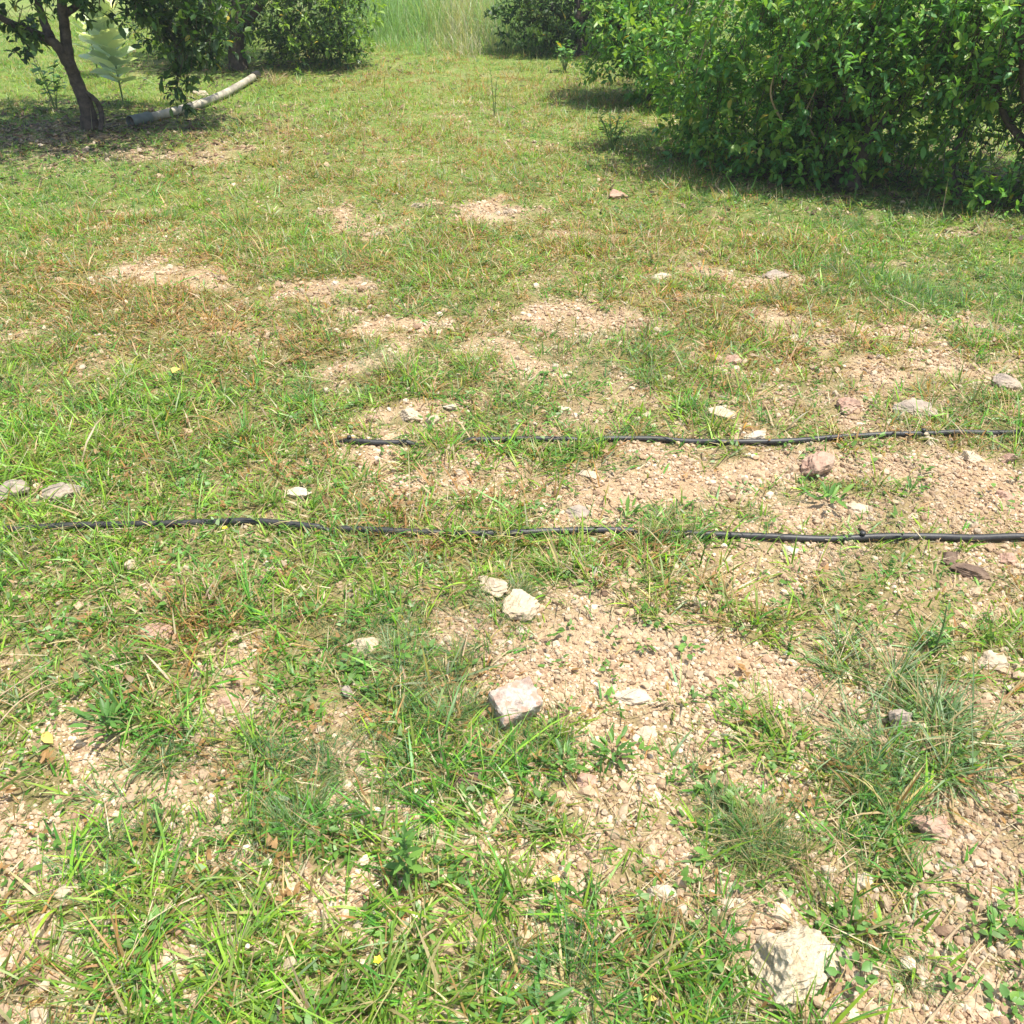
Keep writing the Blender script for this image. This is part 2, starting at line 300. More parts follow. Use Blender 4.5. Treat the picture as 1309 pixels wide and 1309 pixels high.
# ------------------------------------------------------------------ gravel: small stones and clods lying all over the soil
def gravel():
    N = 560000
    y = .5 + 8.5 * rng.random(N) ** 1.9; x = rng.uniform(-1, 1, N) * (.577 * (.825 * y + .85) * 1.16 + .12)
    c = cover(x, y)
    keep = rng.random(N) < np.clip(1.15 - 1.25 * c, .04, 1) * np.clip(.35 + 1.6 * (vnoise(x, y, 9, 60) + .3), .12, 1)
    x, y = x[keep], y[keep]; n = len(x); r = np.hypot(x, y)
    s = np.clip(.0021 / (rng.random(n) ** .66 + .06), .0016, .0064); big = rng.random(n) < np.where(r < 3, .02, .035); s[big] = rng.uniform(.007, .014, big.sum()); s = s * (1 + .09 * np.clip(r - 2, 0, 6))
    z = height(x, y) + s * rng.uniform(-.2, .45, n)
    me = bpy.data.meshes.new('gravel'); me.vertices.add(n); me.vertices.foreach_set('co', np.stack([x, y, z], -1).astype(np.float32).reshape(-1))
    a = me.attributes.new('size', 'FLOAT_VECTOR', 'POINT')
    S = s[:, None] * np.stack([rng.uniform(.85, 1.35, n), rng.uniform(.75, 1.1, n), rng.uniform(.55, .95, n)], -1); a.data.foreach_set('vector', S.astype(np.float32).reshape(-1))
    a = me.attributes.new('turn', 'FLOAT_VECTOR', 'POINT')
    T = np.stack([rng.normal(0, .35, n), rng.normal(0, .35, n), rng.uniform(0, 6.28, n)], -1); a.data.foreach_set('vector', T.astype(np.float32).reshape(-1))
    pal = np.array([(.50, .365, .23), (.57, .45, .31), (.43, .29, .175), (.62, .51, .37), (.46, .32, .2), (.68, .6, .46), (.31, .2, .125)])
    k = rng.choice(7, n, p=[.36, .2, .19, .06, .14, .005, .045]); C = pal[k] * rng.uniform(.72, 1.12, (n, 1)) * (1 + .35 * fbm(x, y, 2.4, 2, 63))[:, None]; set_col(me, C, 'stonecol')
    t = NT('gravel_stone'); tc = t.n('ShaderNodeTexCoord').outputs['Object']
    at_ = t.n('ShaderNodeAttribute', attribute_name='stonecol', attribute_type='INSTANCER').outputs[0]
    g = t.n('ShaderNodeNewGeometry').outputs['Position']
    t.put(t.b.inputs['Base Color'], t.mix(.45, at_, t.ramp(t.noise(160, 3, .6, g), [(.3, (.6, .6, .6)), (.7, (1.2, 1.2, 1.2))]), 'MULTIPLY'))
    t.b.inputs['Roughness'].default_value = .92; t.b.inputs['Specular IOR Level'].default_value = .2
    t.put(t.b.inputs['Normal'], t.bump(t.noise(400, 3, .6, g), .5, .002))
    o = link('gravel', me, t.m, kind='stuff')
    ng = bpy.data.node_groups.new('scattered_stones', 'GeometryNodeTree')
    ng.interface.new_socket('Geometry', in_out='INPUT', socket_type='NodeSocketGeometry'); ng.interface.new_socket('Geometry', in_out='OUTPUT', socket_type='NodeSocketGeometry')
    N_ = ng.nodes.new; L = ng.links.new
    gi = N_('NodeGroupInput'); go = N_('NodeGroupOutput'); join = N_('GeometryNodeJoinGeometry')
    for v in range(4):
        ico = N_('GeometryNodeMeshIcoSphere'); ico.inputs['Subdivisions'].default_value = 2; ico.inputs['Radius'].default_value = 1
        sp = N_('GeometryNodeSetPosition'); nz = N_('ShaderNodeTexNoise'); nz.noise_dimensions = '4D'
        nz.inputs['W'].default_value = v * 3.7; nz.inputs['Scale'].default_value = 1.1; nz.inputs['Detail'].default_value = 1
        sub = N_('ShaderNodeVectorMath'); sub.operation = 'SUBTRACT'; sub.inputs[1].default_value = (.5, .5, .5)
        sc = N_('ShaderNodeVectorMath'); sc.operation = 'SCALE'; sc.inputs['Scale'].default_value = 1.5
        L(nz.outputs['Color'], sub.inputs[0]); L(sub.outputs[0], sc.inputs[0]); L(ico.outputs['Mesh'], sp.inputs['Geometry']); L(sc.outputs[0], sp.inputs['Offset'])
        sm = N_('GeometryNodeSetMaterial'); sm.inputs['Material'].default_value = t.m; L(sp.outputs[0], sm.inputs[0])
        ti = N_('GeometryNodeGeometryToInstance'); L(sm.outputs[0], ti.inputs[0]); L(ti.outputs[0], join.inputs[0])
    ip = N_('GeometryNodeInstanceOnPoints'); ip.inputs['Pick Instance'].default_value = True
    mp = N_('GeometryNodeMeshToPoints'); L(gi.outputs[0], mp.inputs['Mesh'])
    L(mp.outputs[0], ip.inputs['Points']); L(join.outputs[0], ip.inputs['Instance'])
    a1 = N_('GeometryNodeInputNamedAttribute'); a1.data_type = 'FLOAT_VECTOR'; a1.inputs['Name'].default_value = 'size'; L(a1.outputs[0], ip.inputs['Scale'])
    a2 = N_('GeometryNodeInputNamedAttribute'); a2.data_type = 'FLOAT_VECTOR'; a2.inputs['Name'].default_value = 'turn'; L(a2.outputs[0], ip.inputs['Rotation'])
    ri = N_('FunctionNodeRandomValue'); ri.data_type = 'INT'; ri.inputs[4].default_value = 0; ri.inputs[5].default_value = 3; L(ri.outputs[2], ip.inputs['Instance Index'])
    L(ip.outputs[0], go.inputs[0])
    md = o.modifiers.new('stones', 'NODES'); md.node_group = ng
    print('gravel', n)
gravel()

# ------------------------------------------------------------------ blades
def blades(P, az, L, W, lean, bend, C, seg=3, rootz=-.004, tipfade=.0):
    """arrays -> (V, tris, quads, colours) of tapered curved blades; lean = tilt from vertical at the root, bend = added tilt at the tip"""
    n = len(P); dirx, diry = np.cos(az), np.sin(az); sx, sy = -diry, dirx
    tw = rng.uniform(-.6, .6, n)
    rows = []; p = P.copy(); p[:, 2] += rootz
    prof = {3: (.7, 1., .7), 2: (.85, .8), 1: (1.,)}[seg]
    cen = [p]
    for k in range(seg):
        a = np.clip(lean + bend * (k + .5) / seg, 0, 2.0); st = L / seg
        q = cen[-1].copy(); q[:, 0] += np.sin(a) * dirx * st; q[:, 1] += np.sin(a) * diry * st; q[:, 2] += np.cos(a) * st
        cen.append(q)
    V = np.empty((n, 2 * seg + 1, 3), np.float32)
    for k in range(seg):
        wv = W * prof[k] * .5; off = np.stack([sx * wv * np.cos(tw), sy * wv * np.cos(tw), wv * np.sin(tw)], -1)
        V[:, 2 * k] = cen[k] - off; V[:, 2 * k + 1] = cen[k] + off
    V[:, -1] = cen[-1]
    gz = height(V[:, -1, 0], V[:, -1, 1]) + .002; V[:, -1, 2] = np.maximum(V[:, -1, 2], gz)
    nv = 2 * seg + 1; b = (np.arange(n) * nv)[:, None]
    T = b + np.array([[nv - 3, nv - 2, nv - 1]]); Q = None
    if seg > 1: Q = np.concatenate([b + np.array([[2 * k, 2 * k + 1, 2 * k + 3, 2 * k + 2]]) for k in range(seg - 1)])
    CC = np.repeat(C[:, None, :], nv, 1).copy()
    CC[:, :2] *= .85                              # blade colour is darker at the root
    return V.reshape(-1, 3), T, Q, CC.reshape(-1, 3)
def join_blades(name, parts, m, **props):
    V = []; T = []; Q = []; C = []; o = 0
    for v, t, q, c in parts:
        V.append(v); C.append(c); T.append(t + o)
        if q is not None: Q.append(q + o)
        o += len(v)
    me = mesh_from(name, np.concatenate(V), tris=np.concatenate(T), quads=np.concatenate(Q) if Q else None); set_col(me, np.concatenate(C))
    print(name, 'tris', sum(len(t) for t in T) + 2 * sum(len(q) for q in Q))
    return link(name, me, m, **props)
PAL = dict(fresh=(.25, .44, .045), mid=(.11, .31, .04), blue=(.12, .25, .095), olive=(.22, .285, .05), straw=(.52, .42, .22), orange=(.42, .25, .095), pale=(.34, .40, .19))
PN = list(PAL); PA = np.array([PAL[k] for k in PN])
def pick_cols(x, y, extra=None):
    n = len(x); bl = field(x, y, BLUE); dr = field(x, y, DRY); br = field(x, y, BRIGHT)
    v = vnoise(x, y, 5, 70); v2 = vnoise(x, y, 2.3, 71); r = np.hypot(x, y)
    far = np.clip((r - 5) / 4, 0, 1)
    Wt = np.stack([.55 + 1.2 * br + .8 * v + .3 * far, .55 + .2 * bl - .6 * v, .12 + 1.3 * bl + .4 * v2, .22 + .35 * dr + .45 * far, .2 + .5 * dr - .1 * bl + .1 * far, .05 + 1.7 * dr + .25 * np.clip(vnoise(x, y, 1.7, 73), 0, 1), .08 + .1 * br + 0 * v], -1)
    Wt = np.clip(Wt, .01, None); Wt /= Wt.sum(1, keepdims=True); cs = np.cumsum(Wt, 1)
    k = (rng.random(n)[:, None] > cs).sum(1); k = np.minimum(k, len(PN) - 1)
    return k, bl, dr
HOLES = []      # places kept free of carpet grass (stones lie there): x, y, radius
def scatter(n, r0, r1, p):
    y = r0 + (r1 - r0) * rng.random(n) ** p; hw = .577 * (.825 * y + .85) * 1.16 + .12
    return rng.uniform(-1, 1, n) * hw, y
def clear(x, y):
    ok = np.ones(len(x), bool)
    for hx, hy, hr in HOLES: ok &= (x - hx) ** 2 + (y - hy) ** 2 > hr * hr
    return ok
# canopy footprints: little grows beneath the trees
def shade_thin(x, y):
    f = np.ones(len(x))
    for cx, cy, rr in ((-3.45, 7.6, 1.3), (2.3, 7.0, 1.2), (3.6, 6.3, 1.2), (-3.1, 11.3, 1.4)): f *= 1 - (.7 if cx < 0 else .15) * np.exp(-(((x - cx) ** 2 + (y - cy) ** 2) / rr ** 2) ** 2)
    return f

def carpet():
    parts = []; litter = []
    # near and middle: tufts, each a rosette of blades of one colour family
    for (n0, r0, r1, p, seg, nb, ws, ls) in ((12500, .5, 3.0, .85, 3, 10, 1.0, 1.0), (17500, 3.0, 5.2, .85, 2, 9, 1.15, 1.0), (77000, 5.2, 16.5, .85, 1, 7.5, 1.6, 1.2)):
        x, y = scatter(n0, r0, r1, p); c = cover(x, y)
        ok = (rng.random(n0) < np.clip((c - .12) * 1.35, .03, 1) * shade_thin(x, y)) & clear(x, y); x, y, c = x[ok], y[ok], c[ok]
        if r0 == .5 or r0 == 3.0:                 # grass standing right against the hoses where it hides them
            for (xa, xb, py, cnt) in (((0, 20, 682, 3), (150, 178, 680, 5), (262, 285, 678, 4), (405, 540, 686, 26), (560, 700, 688, 16), (770, 960, 692, 26), (1010, 1060, 695, 5), (1230, 1245, 696, 2)) if r0 == .5 else ((398, 444, 570, 9), (505, 690, 573, 40), (725, 790, 570, 12), (1000, 1010, 571, 2), (1080, 1120, 566, 5))):
                for _ in range(cnt):
                    v = at(random.uniform(xa, xb), py + random.uniform(-2, 7)); x = np.append(x, v.x); y = np.append(y, v.y); c = np.append(c, .95)
        k, bl, dr = pick_cols(x, y)
        m = np.maximum(3, (nb * (.45 + .9 * c) * rng.uniform(.5, 1.5, len(x)) * np.where(k == 2, 1.7, 1))).astype(int)
        idx = np.repeat(np.arange(len(x)), m); n = len(idx)
        fine = (k[idx] == 2)
        az = rng.uniform(0, 6.283, n); sp = np.abs(rng.normal(0, np.where(fine, .016, .022) * ws ** .5, n))
        px_ = x[idx] + np.cos(az) * sp; py_ = y[idx] + np.sin(az) * sp
        tall = (rng.gamma(3.2, .31, len(x)) * (1 + .9 * vnoise(x, y, 2.6, 74) + .5 * vnoise(x, y, 6, 75)))[idx]
        L = tall * np.where(fine, .054, .05) * rng.uniform(.5, 1.25, n) * ls; L = np.clip(L, .014, .14); lg = rng.random(n) < .03; L[lg] *= rng.uniform(1.4, 2.3, lg.sum())
        Wd = np.where(fine, .0015, .002 + .0048 * rng.random(n) ** 1.5) * ws
        lean = np.abs(rng.normal(np.where(fine, .55, .95), .35, n)); bend = rng.uniform(.1, 1.0, n)
        C = PA[k[idx]] * (.5 + .85 * rng.random((n, 1))) * rng.uniform(.75, 1.25, len(x))[idx][:, None]
        mixk = rng.random(n) < .2; C[mixk] = PA[rng.choice([0, 3, 4, 5], mixk.sum(), p=[.3, .2, .35, .15])] * rng.uniform(.8, 1.1, (mixk.sum(), 1))
        C = C * np.stack([rng.uniform(.85, 1.2, n), np.ones(n), rng.uniform(.8, 1.2, n)], -1)
        parts.append(blades(np.stack([px_, py_, height(px_, py_)], -1), az + rng.normal(0, .5, n), L, Wd, lean, bend, C, seg))
    o = join_blades('grass', parts, M_grass, kind='stuff', label='short patchy green and yellowing grass over the stony soil')
    # dry straw, stalk ends and litter lying flat
    n0 = 52000; x, y = scatter(n0, .5, 9, .95); c = cover(x, y); dr = field(x, y, DRY)
    ok = (rng.random(n0) < np.clip(.25 + .35 * c + .5 * dr + .5 * vnoise(x, y, 6, 77), .08, 1)) & clear(x, y); x, y = x[ok], y[ok]; n = len(x)
    az = rng.uniform(0, 6.283, n); r = np.hypot(x, y)
    L = rng.gamma(3, .013, n).clip(.008, .13); Wd = rng.uniform(.0009, .0036, n) * (1 + .1 * np.clip(r - 2, 0, 7))
    pal = np.array([(.52, .41, .23), (.42, .30, .15), (.62, .52, .33), (.30, .19, .095), (.42, .36, .2)]); C = pal[rng.choice(5, n, p=[.33, .25, .16, .13, .13])] * rng.uniform(.8, 1.1, (n, 1))
    a = blades(np.stack([x, y, height(x, y) + rng.uniform(.001, .012, n)], -1), az, L, Wd, rng.uniform(1.2, 1.6, n), rng.uniform(-.1, .2, n), C, 2, rootz=.004)
    join_blades('dry_straw', [a], M_straw, kind='stuff', label='dry straw and grass litter strewn over the soil')
    # fallen leaves under the trees, added dark to deepen the shade there
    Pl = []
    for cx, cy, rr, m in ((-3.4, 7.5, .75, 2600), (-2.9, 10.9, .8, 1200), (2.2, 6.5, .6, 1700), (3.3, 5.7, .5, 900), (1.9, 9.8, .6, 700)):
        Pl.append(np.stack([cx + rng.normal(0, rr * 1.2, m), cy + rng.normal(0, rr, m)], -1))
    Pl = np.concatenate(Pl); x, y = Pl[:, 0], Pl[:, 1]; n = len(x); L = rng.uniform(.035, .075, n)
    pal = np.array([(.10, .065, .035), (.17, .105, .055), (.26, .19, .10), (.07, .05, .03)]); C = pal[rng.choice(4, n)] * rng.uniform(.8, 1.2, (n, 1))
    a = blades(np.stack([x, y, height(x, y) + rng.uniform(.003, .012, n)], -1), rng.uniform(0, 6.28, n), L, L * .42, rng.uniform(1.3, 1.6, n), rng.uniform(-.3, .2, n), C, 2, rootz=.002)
    join_blades('shade_leaf_litter', [a], M_straw, kind='stuff', label='fallen leaves under the citrus trees, added dark to deepen the shade')
    # small leaflets of creeping weeds
    n0 = 9000; x, y = scatter(n0, .5, 7.5, .8); c = cover(x, y)
    ok = (rng.random(n0) < np.clip(.1 + c * .9 + 1.2 * vnoise(x, y, 4, 81), 0, 1)) & clear(x, y); x, y = x[ok], y[ok]
    k, bl, dr = pick_cols(x, y); m = rng.integers(4, 11, len(x)); idx = np.repeat(np.arange(len(x)), m); n = len(idx)
    az = rng.uniform(0, 6.283, n); sp = rng.uniform(.002, .028, n); px_ = x[idx] + np.cos(az) * sp; py_ = y[idx] + np.sin(az) * sp
    L = rng.uniform(.007, .019, n) * rng.uniform(.8, 1.4, len(x))[idx]
    orange = (rng.random(len(x)) < .18 + .6 * dr)[idx]
    C = np.where(orange[:, None], np.array([(.38, .22, .085)]), np.array([(.14, .28, .05)])) * rng.uniform(.7, 1.35, (n, 1))
    a = blades(np.stack([px_, py_, height(px_, py_) + rng.uniform(.004, .03, n)], -1), az, L, L * rng.uniform(.4, .7, n), rng.uniform(.9, 1.6, n), rng.uniform(0, .5, n), C, 2, rootz=0)
    join_blades('creeping_weeds', [a], M_grass, kind='stuff', label='small leaved creeping weeds among the grass')
    # tall meadow grass closing the alley
    n0 = 34000; x = rng.uniform(-3.6, 2.2, n0); y = 11.6 + 10.4 * rng.random(n0) ** 1.3
    f = vnoise(x, y, 1.6, 90) + .5; e = 12.2 + 1.6 * vnoise(x, y * .3, .9, 91) + .35 * np.abs(x + .6); ok = (y > e + .9 * vnoise(x, y, 3, 92)) & (rng.random(n0) < .25 + f * 1.2); x, y, f, e = x[ok], y[ok], f[ok], e[ok]; n = len(x)
    tan = rng.random(n) < np.clip(.12 + .8 * vnoise(x, y, 1.1, 93) + .6 * np.exp(-((x + .65) / .35) ** 2), .05, .8)
    L = rng.uniform(.25, 1.1, n) * (.5 + .9 * f) * np.clip((y - e + .5) / 2.2, .16, 1)
    C = np.where(tan[:, None], np.array([(.44, .41, .26)]), np.array([(.24, .39, .14)])) * rng.uniform(.7, 1.3, (n, 1))
    a = blades(np.stack([x, y, height(x, y)], -1), rng.uniform(0, 6.28, n), L, rng.uniform(.004, .009, n), np.abs(rng.normal(.18, .16, n)), rng.uniform(.2, 1.3, n), C, 3)
    join_blades('tall_grass', [a], M_grass, kind='stuff', label='tall pale meadow grass closing the far end of the alley')

# ------------------------------------------------------------------ stones
def stone_mesh(name, sx, sy, sz, seed, box=0., rough=.05, sub=3, nplanes=11):
    rs = np.random.default_rng(seed)
    import bmesh
    bm = bmesh.new(); bmesh.ops.create_icosphere(bm, subdivisions=sub, radius=1)
    me = bpy.data.meshes.new(name); bm.to_mesh(me); bm.free()
    V = np.empty(len(me.vertices) * 3, np.float32); me.vertices.foreach_get('co', V); V = V.reshape(-1, 3)
    V /= np.linalg.norm(V, axis=1, keepdims=True)
    nplanes = 17 if sub == 5 else nplanes; N = rs.normal(0, 1, (nplanes, 3)); N /= np.linalg.norm(N, axis=1, keepdims=True); d = rs.uniform(.5, .86, nplanes) if sub < 5 else rs.uniform(.66, .98, nplanes)
    if box:
        B = np.array([(1, 0, 0), (-1, 0, 0), (0, 1, 0), (0, -1, 0), (0, 0, 1), (0, 0, -1)], float) + rs.normal(0, .07, (6, 3)); B /= np.linalg.norm(B, axis=1, keepdims=True)
        N = np.concatenate([B, N[:2]]); d = np.concatenate([np.full(6, .62), [1.0, .97]])
    dots = V @ N.T; rad = np.where(dots > .05, d / np.maximum(dots, .05), 9).min(1)
    rad = np.minimum(rad, 1.25 if box else 1.08)
    ph = rs.uniform(0, 50)
    for f_, a_ in ((2.2, rough * 1.2), (5, rough), (11, rough * .6)):
        rad *= 1 + a_ * 2 * (vnoise(V[:, 0] + ph, V[:, 1] + V[:, 2] * 1.7, f_, 1) + vnoise(V[:, 2] + ph, V[:, 0] - V[:, 1] * 1.3, f_, 2))
    P = V * rad[:, None] * np.array([sx, sy, sz]) / 2 / (.7 if box else .85)
    me.vertices.foreach_set('co', P.astype(np.float32).reshape(-1)); me.update()
    return me
G = None
STONES = [  # px, py (where it sits), width px, height factor, depth factor, yaw, material, box, sink, label, group
 (1010,1240,104,.74,.88,20,M_lime,0,.28,'largest stone, pale pitted limestone half buried at the bottom right of the ground'),
 (657,908,62,.72,.85,28,M_block,1,.16,'square cut stone block with speckled white and pink top in the middle foreground'),
 (632,752,46,.5,.8,-10,M_cream,0,.25,'cream flat topped stone, upper one of the touching pair below the lower hose'),
 (670,778,50,.7,.85,35,M_cream,0,.25,'cream pointed stone, lower one of the touching pair below the lower hose'),
 (468,826,42,.5,.7,5,M_cream,0,.3,'cream lump of stone left of the pair, sitting in fine grass'),
 (1040,603,44,.8,.8,35,M_pink,0,.18,'reddish brown wedge shaped stone standing between the two hoses'),
 (927,530,38,.3,.6,3,M_cream,0,.2,'thin flat cream slab of stone lying just beyond the upper hose'),
 (968,561,27,.5,.7,12,M_white,0,.25,'white stone touching the upper hose under a grass tuft'),
 (1242,734,54,.33,.55,-18,M_brown,0,.2,'long dark brown stone just below the lower hose at the right edge'),
 (1213,714,28,.6,.8,10,M_brown,0,.25,'small rounded dark stone tucked against the lower hose'),
 (382,634,32,.6,.7,-30,M_white,0,.25,'bright white stone above the lower hose on the left side'),
 (598,1001,30,.65,.8,15,M_brown,0,.2,'small brown stone in the grass below the square block'),
 (750,1000,28,.5,.8,-10,M_pink,0,.25,'pinkish flat faced stone right of the small brown stone'),
 (810,890,40,.35,.7,0,M_white,0,.35,'whitish stone barely rising from bare gravel right of the square block'),
 (525,535,32,.5,.7,-5,M_cream,0,.25,'cream stone, left one of a cluster above the hidden end of the upper hose'),
 (551,540,20,.8,.8,30,M_cream,0,.25,'smaller cream stone, right one of a cluster above the hidden end of the upper hose'),
 (577,522,22,.35,.5,-20,M_white,0,.2,'slim pale stone lying behind the cream cluster'),
 (478,538,14,.7,.8,-20,M_pink,0,.25,'little tan stone just left of the cream cluster'),
 (935,464,20,.7,.8,20,M_pink,0,.2,'small tan stone alone in green grass beyond the thin slab'),
 (1013,433,20,.4,.7,0,M_white,0,.2,'small white stone in short grass right of the tan one'),
 (788,252,24,.6,.8,0,M_pink,0,.25,'pale pinkish stone farthest up the slope in open grass'),
 (1168,524,48,.3,.7,8,M_grey,0,.25,'broad flat grey stone beyond the upper hose on the right'),
 (1085,523,32,.6,.8,-15,M_pink,0,.25,'pink peaked stone left of the broad flat grey stone'),
 (1286,490,34,.5,.8,0,M_grey,0,.25,'greyish stone at the right edge on the bare bank'),
 (1265,848,36,.5,.7,-10,M_cream,0,.25,'cream stone at the right edge above the big bluish tuft'),
 (1148,926,30,.9,.8,10,M_grey,0,.2,'pale grey stone standing inside the big bluish tuft'),
 (1190,1060,58,.5,.6,-14,M_pink,0,.2,'overhanging flat stone with shaded brown front below the big bluish tuft'),
 (1103,1128,30,.5,.7,10,M_white,0,.25,'small cream stone beside the yellow green tuft at lower right'),
 (1218,1112,22,.3,1.4,20,M_grey,0,.3,'narrow greyish brown stone pointing away, right side of the foreground'),
 (740,658,32,.5,.7,5,M_grey,0,.3,'light grey stone just beyond the lower hose in the middle'),
 (198,810,38,.35,.6,0,M_pink,0,.25,'pinkish flat stone in green grass on the left'),
 (82,632,44,.55,.7,0,M_grey,0,.25,'tan grey stone beyond the lower hose near the left edge'),
 (15,630,44,.45,.7,10,M_grey,0,.25,'pale grey stone cut by the left edge of the view'),
 (290,900,26,.5,.7,0,M_pink,0,.3,'small pink stone in the grass at lower left'),
 (165,725,17,.7,.9,0,M_cream,0,.3,'small pale stone a little below the lower hose on the left'),
 (90,1112,15,.8,.9,0,M_grey,0,.25,'round grey pebble on gravel at the far lower left'),
 (932,940,20,.7,.8,0,M_cream,0,.3,'small cream stone below the gravel patch, right of centre'),
 (825,942,26,.6,.8,30,M_cream,0,.3,'cream stone in the gravel under the whitish flat stone'),
 (845,1143,34,.45,.7,-8,M_white,0,.3,'white stone half hidden by grass, lower right of centre'),
 (712,1224,22,.4,.7,-20,M_white,0,.25,'small white sliver of stone near the bottom middle'),
 (540,1062,32,.4,.7,0,M_cream,0,.35,'cream stone half covered by a leafy weed at lower centre'),
 (1240,588,26,.6,.8,-12,M_cream,0,.25,'tan stone below the upper hose at the right'),
 (1287,588,22,.7,.8,20,M_pink,0,.25,'pinkish stone next to the right edge below the upper hose'),
 (1190,562,16,.4,.7,0,M_white,0,.25,'tiny white stone touching the underside of the upper hose'),
 (1168,662,17,.6,.9,40,M_cream,0,.25,'small oval cream stone just beyond the lower hose at the right'),
 (1095,650,28,.35,.7,0,M_cream,0,.3,'low cream stone on bare ground between the hoses'),
 (1286,636,28,.4,.7,0,M_pink,0,.3,'flat pink stone between the hoses at the right edge'),
 (580,1300,58,.45,.7,0,M_cream,0,.3,'pale stone cut by the bottom edge of the view'),
 (755,608,26,.4,.7,0,M_cream,0,.3,'flat cream stone between the hoses left of centre'),
 (845,354,32,.25,.5,0,M_white,0,.25,'flat white stone on the bare streak before the right bushes'),
 (990,354,30,.4,.7,0,M_grey,0,.25,'greyish stone on the slope before the right bushes'),
 (1290,718,26,.6,.8,0,M_pink,0,.25,'tan stone at the right edge resting below the lower hose'),
 (257,122,20,.5,.7,0,M_white,0,.2,'white stone lying behind the old pipe'),
 (445,886,16,.8,.9,0,M_grey,0,.25,'small grey stone on bare soil under the cream lump'),
 (1010,705,24,.4,.7,0,M_white,0,.25,'small white stone just under the lower hose, right of centre'),
 (1075,1222,34,.4,.7,0,M_grey,0,.3,'grey stone lying against the right side of the largest stone'),
 (655,272,18,.5,.7,0,M_cream,0,.25,'small cream stone far up the open grass, left of the pale pinkish one'),
 (535,264,16,.5,.7,0,M_cream,0,.25,'small pale stone far up the open grass on the bare streak'),
 (1020,980,16,.6,.8,0,M_cream,0,.3,'small cream stone left of the big bluish tuft'),
 (905,862,20,.5,.8,0,M_cream,0,.3,'cream stone on gravel to the right of the whitish flat stone'),
 (722,523,16,.4,.7,0,M_white,0,.3,'small white stone on bare soil above the middle of the upper hose'),
]
SP = []
for i, (px, py, wpx, hf, df, yaw, m, box, sink, lab) in enumerate(STONES):
    p = at(px, py); wd = wpx / F * depth(p.y); h = wd * hf * .88; sink += .11
    sub = 5 if wpx >= 90 else 4
    me = stone_mesh('stone', wd, wd * df, h * 1.15, 100 + i, box, .06 if i == 0 else (.03 if box else .055), sub)
    o = link('stone', me, m, loc=(p.x, p.y, p.z + h * (.5 - sink)), label=lab, category='stone')
    o.rotation_euler = (random.uniform(-.12, .12), random.uniform(-.15, .15), R(yaw))
    if box: o.rotation_euler = (R(14), R(-5), R(yaw))
    HOLES.append((p.x, p.y, wd * .5)); SP.append(o)
# nameless middling stones and clods over the bare ground
pool = [(stone_mesh('small_stone', 1, .85, .6, 500 + k, 0, .06, 2), ) for k in range(6)]

# ------------------------------------------------------------------ hoses
def hose(pts, rad, label, drippers, buried=()):
    P = [at(a, b) for a, b in pts]
    Q = smooth_path(P, 24)
    for i, q in enumerate(Q):
        hh = float(np.max(height(q.x + np.array([-.04, 0, .04]), q.y + np.array([0, .01, -.01]))))
        q.z = hh + rad * .72 + .004 * math.sin(i * .31); q.y += .004 * math.sin(i * .17 + 1) 
    zs = [q.z for q in Q]
    for i in range(len(Q)): Q[i].z = sum(zs[max(0, i - 16):i + 17]) / len(zs[max(0, i - 16):i + 17])
    for a, b in buried:                           # lengths trodden into the soil and overgrown
        xa, xb = at(a, pts[2][1]).x, at(b, pts[2][1]).x
        for q in Q: q.z -= .019 * max(0, min(1, (q.x - xa) / .04)) * max(0, min(1, (xb - q.x) / .04))
    V, T, Qd = tube_arrays(Q, [rad] * len(Q), 10)
    me = mesh_from('irrigation_hose', [tuple(v) for v in V], tris=T, quads=Qd); smooth(me)
    o = link('irrigation_hose', me, M_hose, label=label, category='hose', group='black irrigation hoses lying across the ground')
    for dx in drippers:
        q = min(Q, key=lambda v: (v - at(*dx)).length)
        V, T, Qd = tube_arrays([q + Vector((0, 0, rad * .6)), q + Vector((0, 0, rad * 1.3)), q + Vector((0, 0, rad * 1.35)), q + Vector((0, 0, rad * 1.8)), q + Vector((0, 0, rad * 2.0))], [rad * .45, rad * .45, rad * .85, rad * .8, rad * .3], 8)
        md = mesh_from('dripper', [tuple(v) for v in V], tris=T, quads=Qd); link('dripper', md, M_hose, o)
    return o
hose([(-80, 678), (20, 678), (150, 674), (300, 671), (420, 677), (560, 684), (740, 682), (850, 684), (960, 689), (1100, 692), (1210, 691), (1309, 692), (1400, 693)], .0110,
     'nearer black irrigation hose running right across the whole ground', [(1102, 692)], ((-90, 12), (160, 172), (262, 276), (408, 440), (632, 655), (805, 840)))
hose([(398, 564), (420, 565), (445, 567), (520, 569), (610, 566), (700, 564), (800, 563), (880, 567), (940, 568), (1050, 563), (1150, 559), (1240, 557), (1309, 555), (1400, 553)], .0102,
     'farther black irrigation hose, visible mostly in the right half', [(448, 567), (1180, 558)], ((380, 444), (520, 600), (735, 770)))

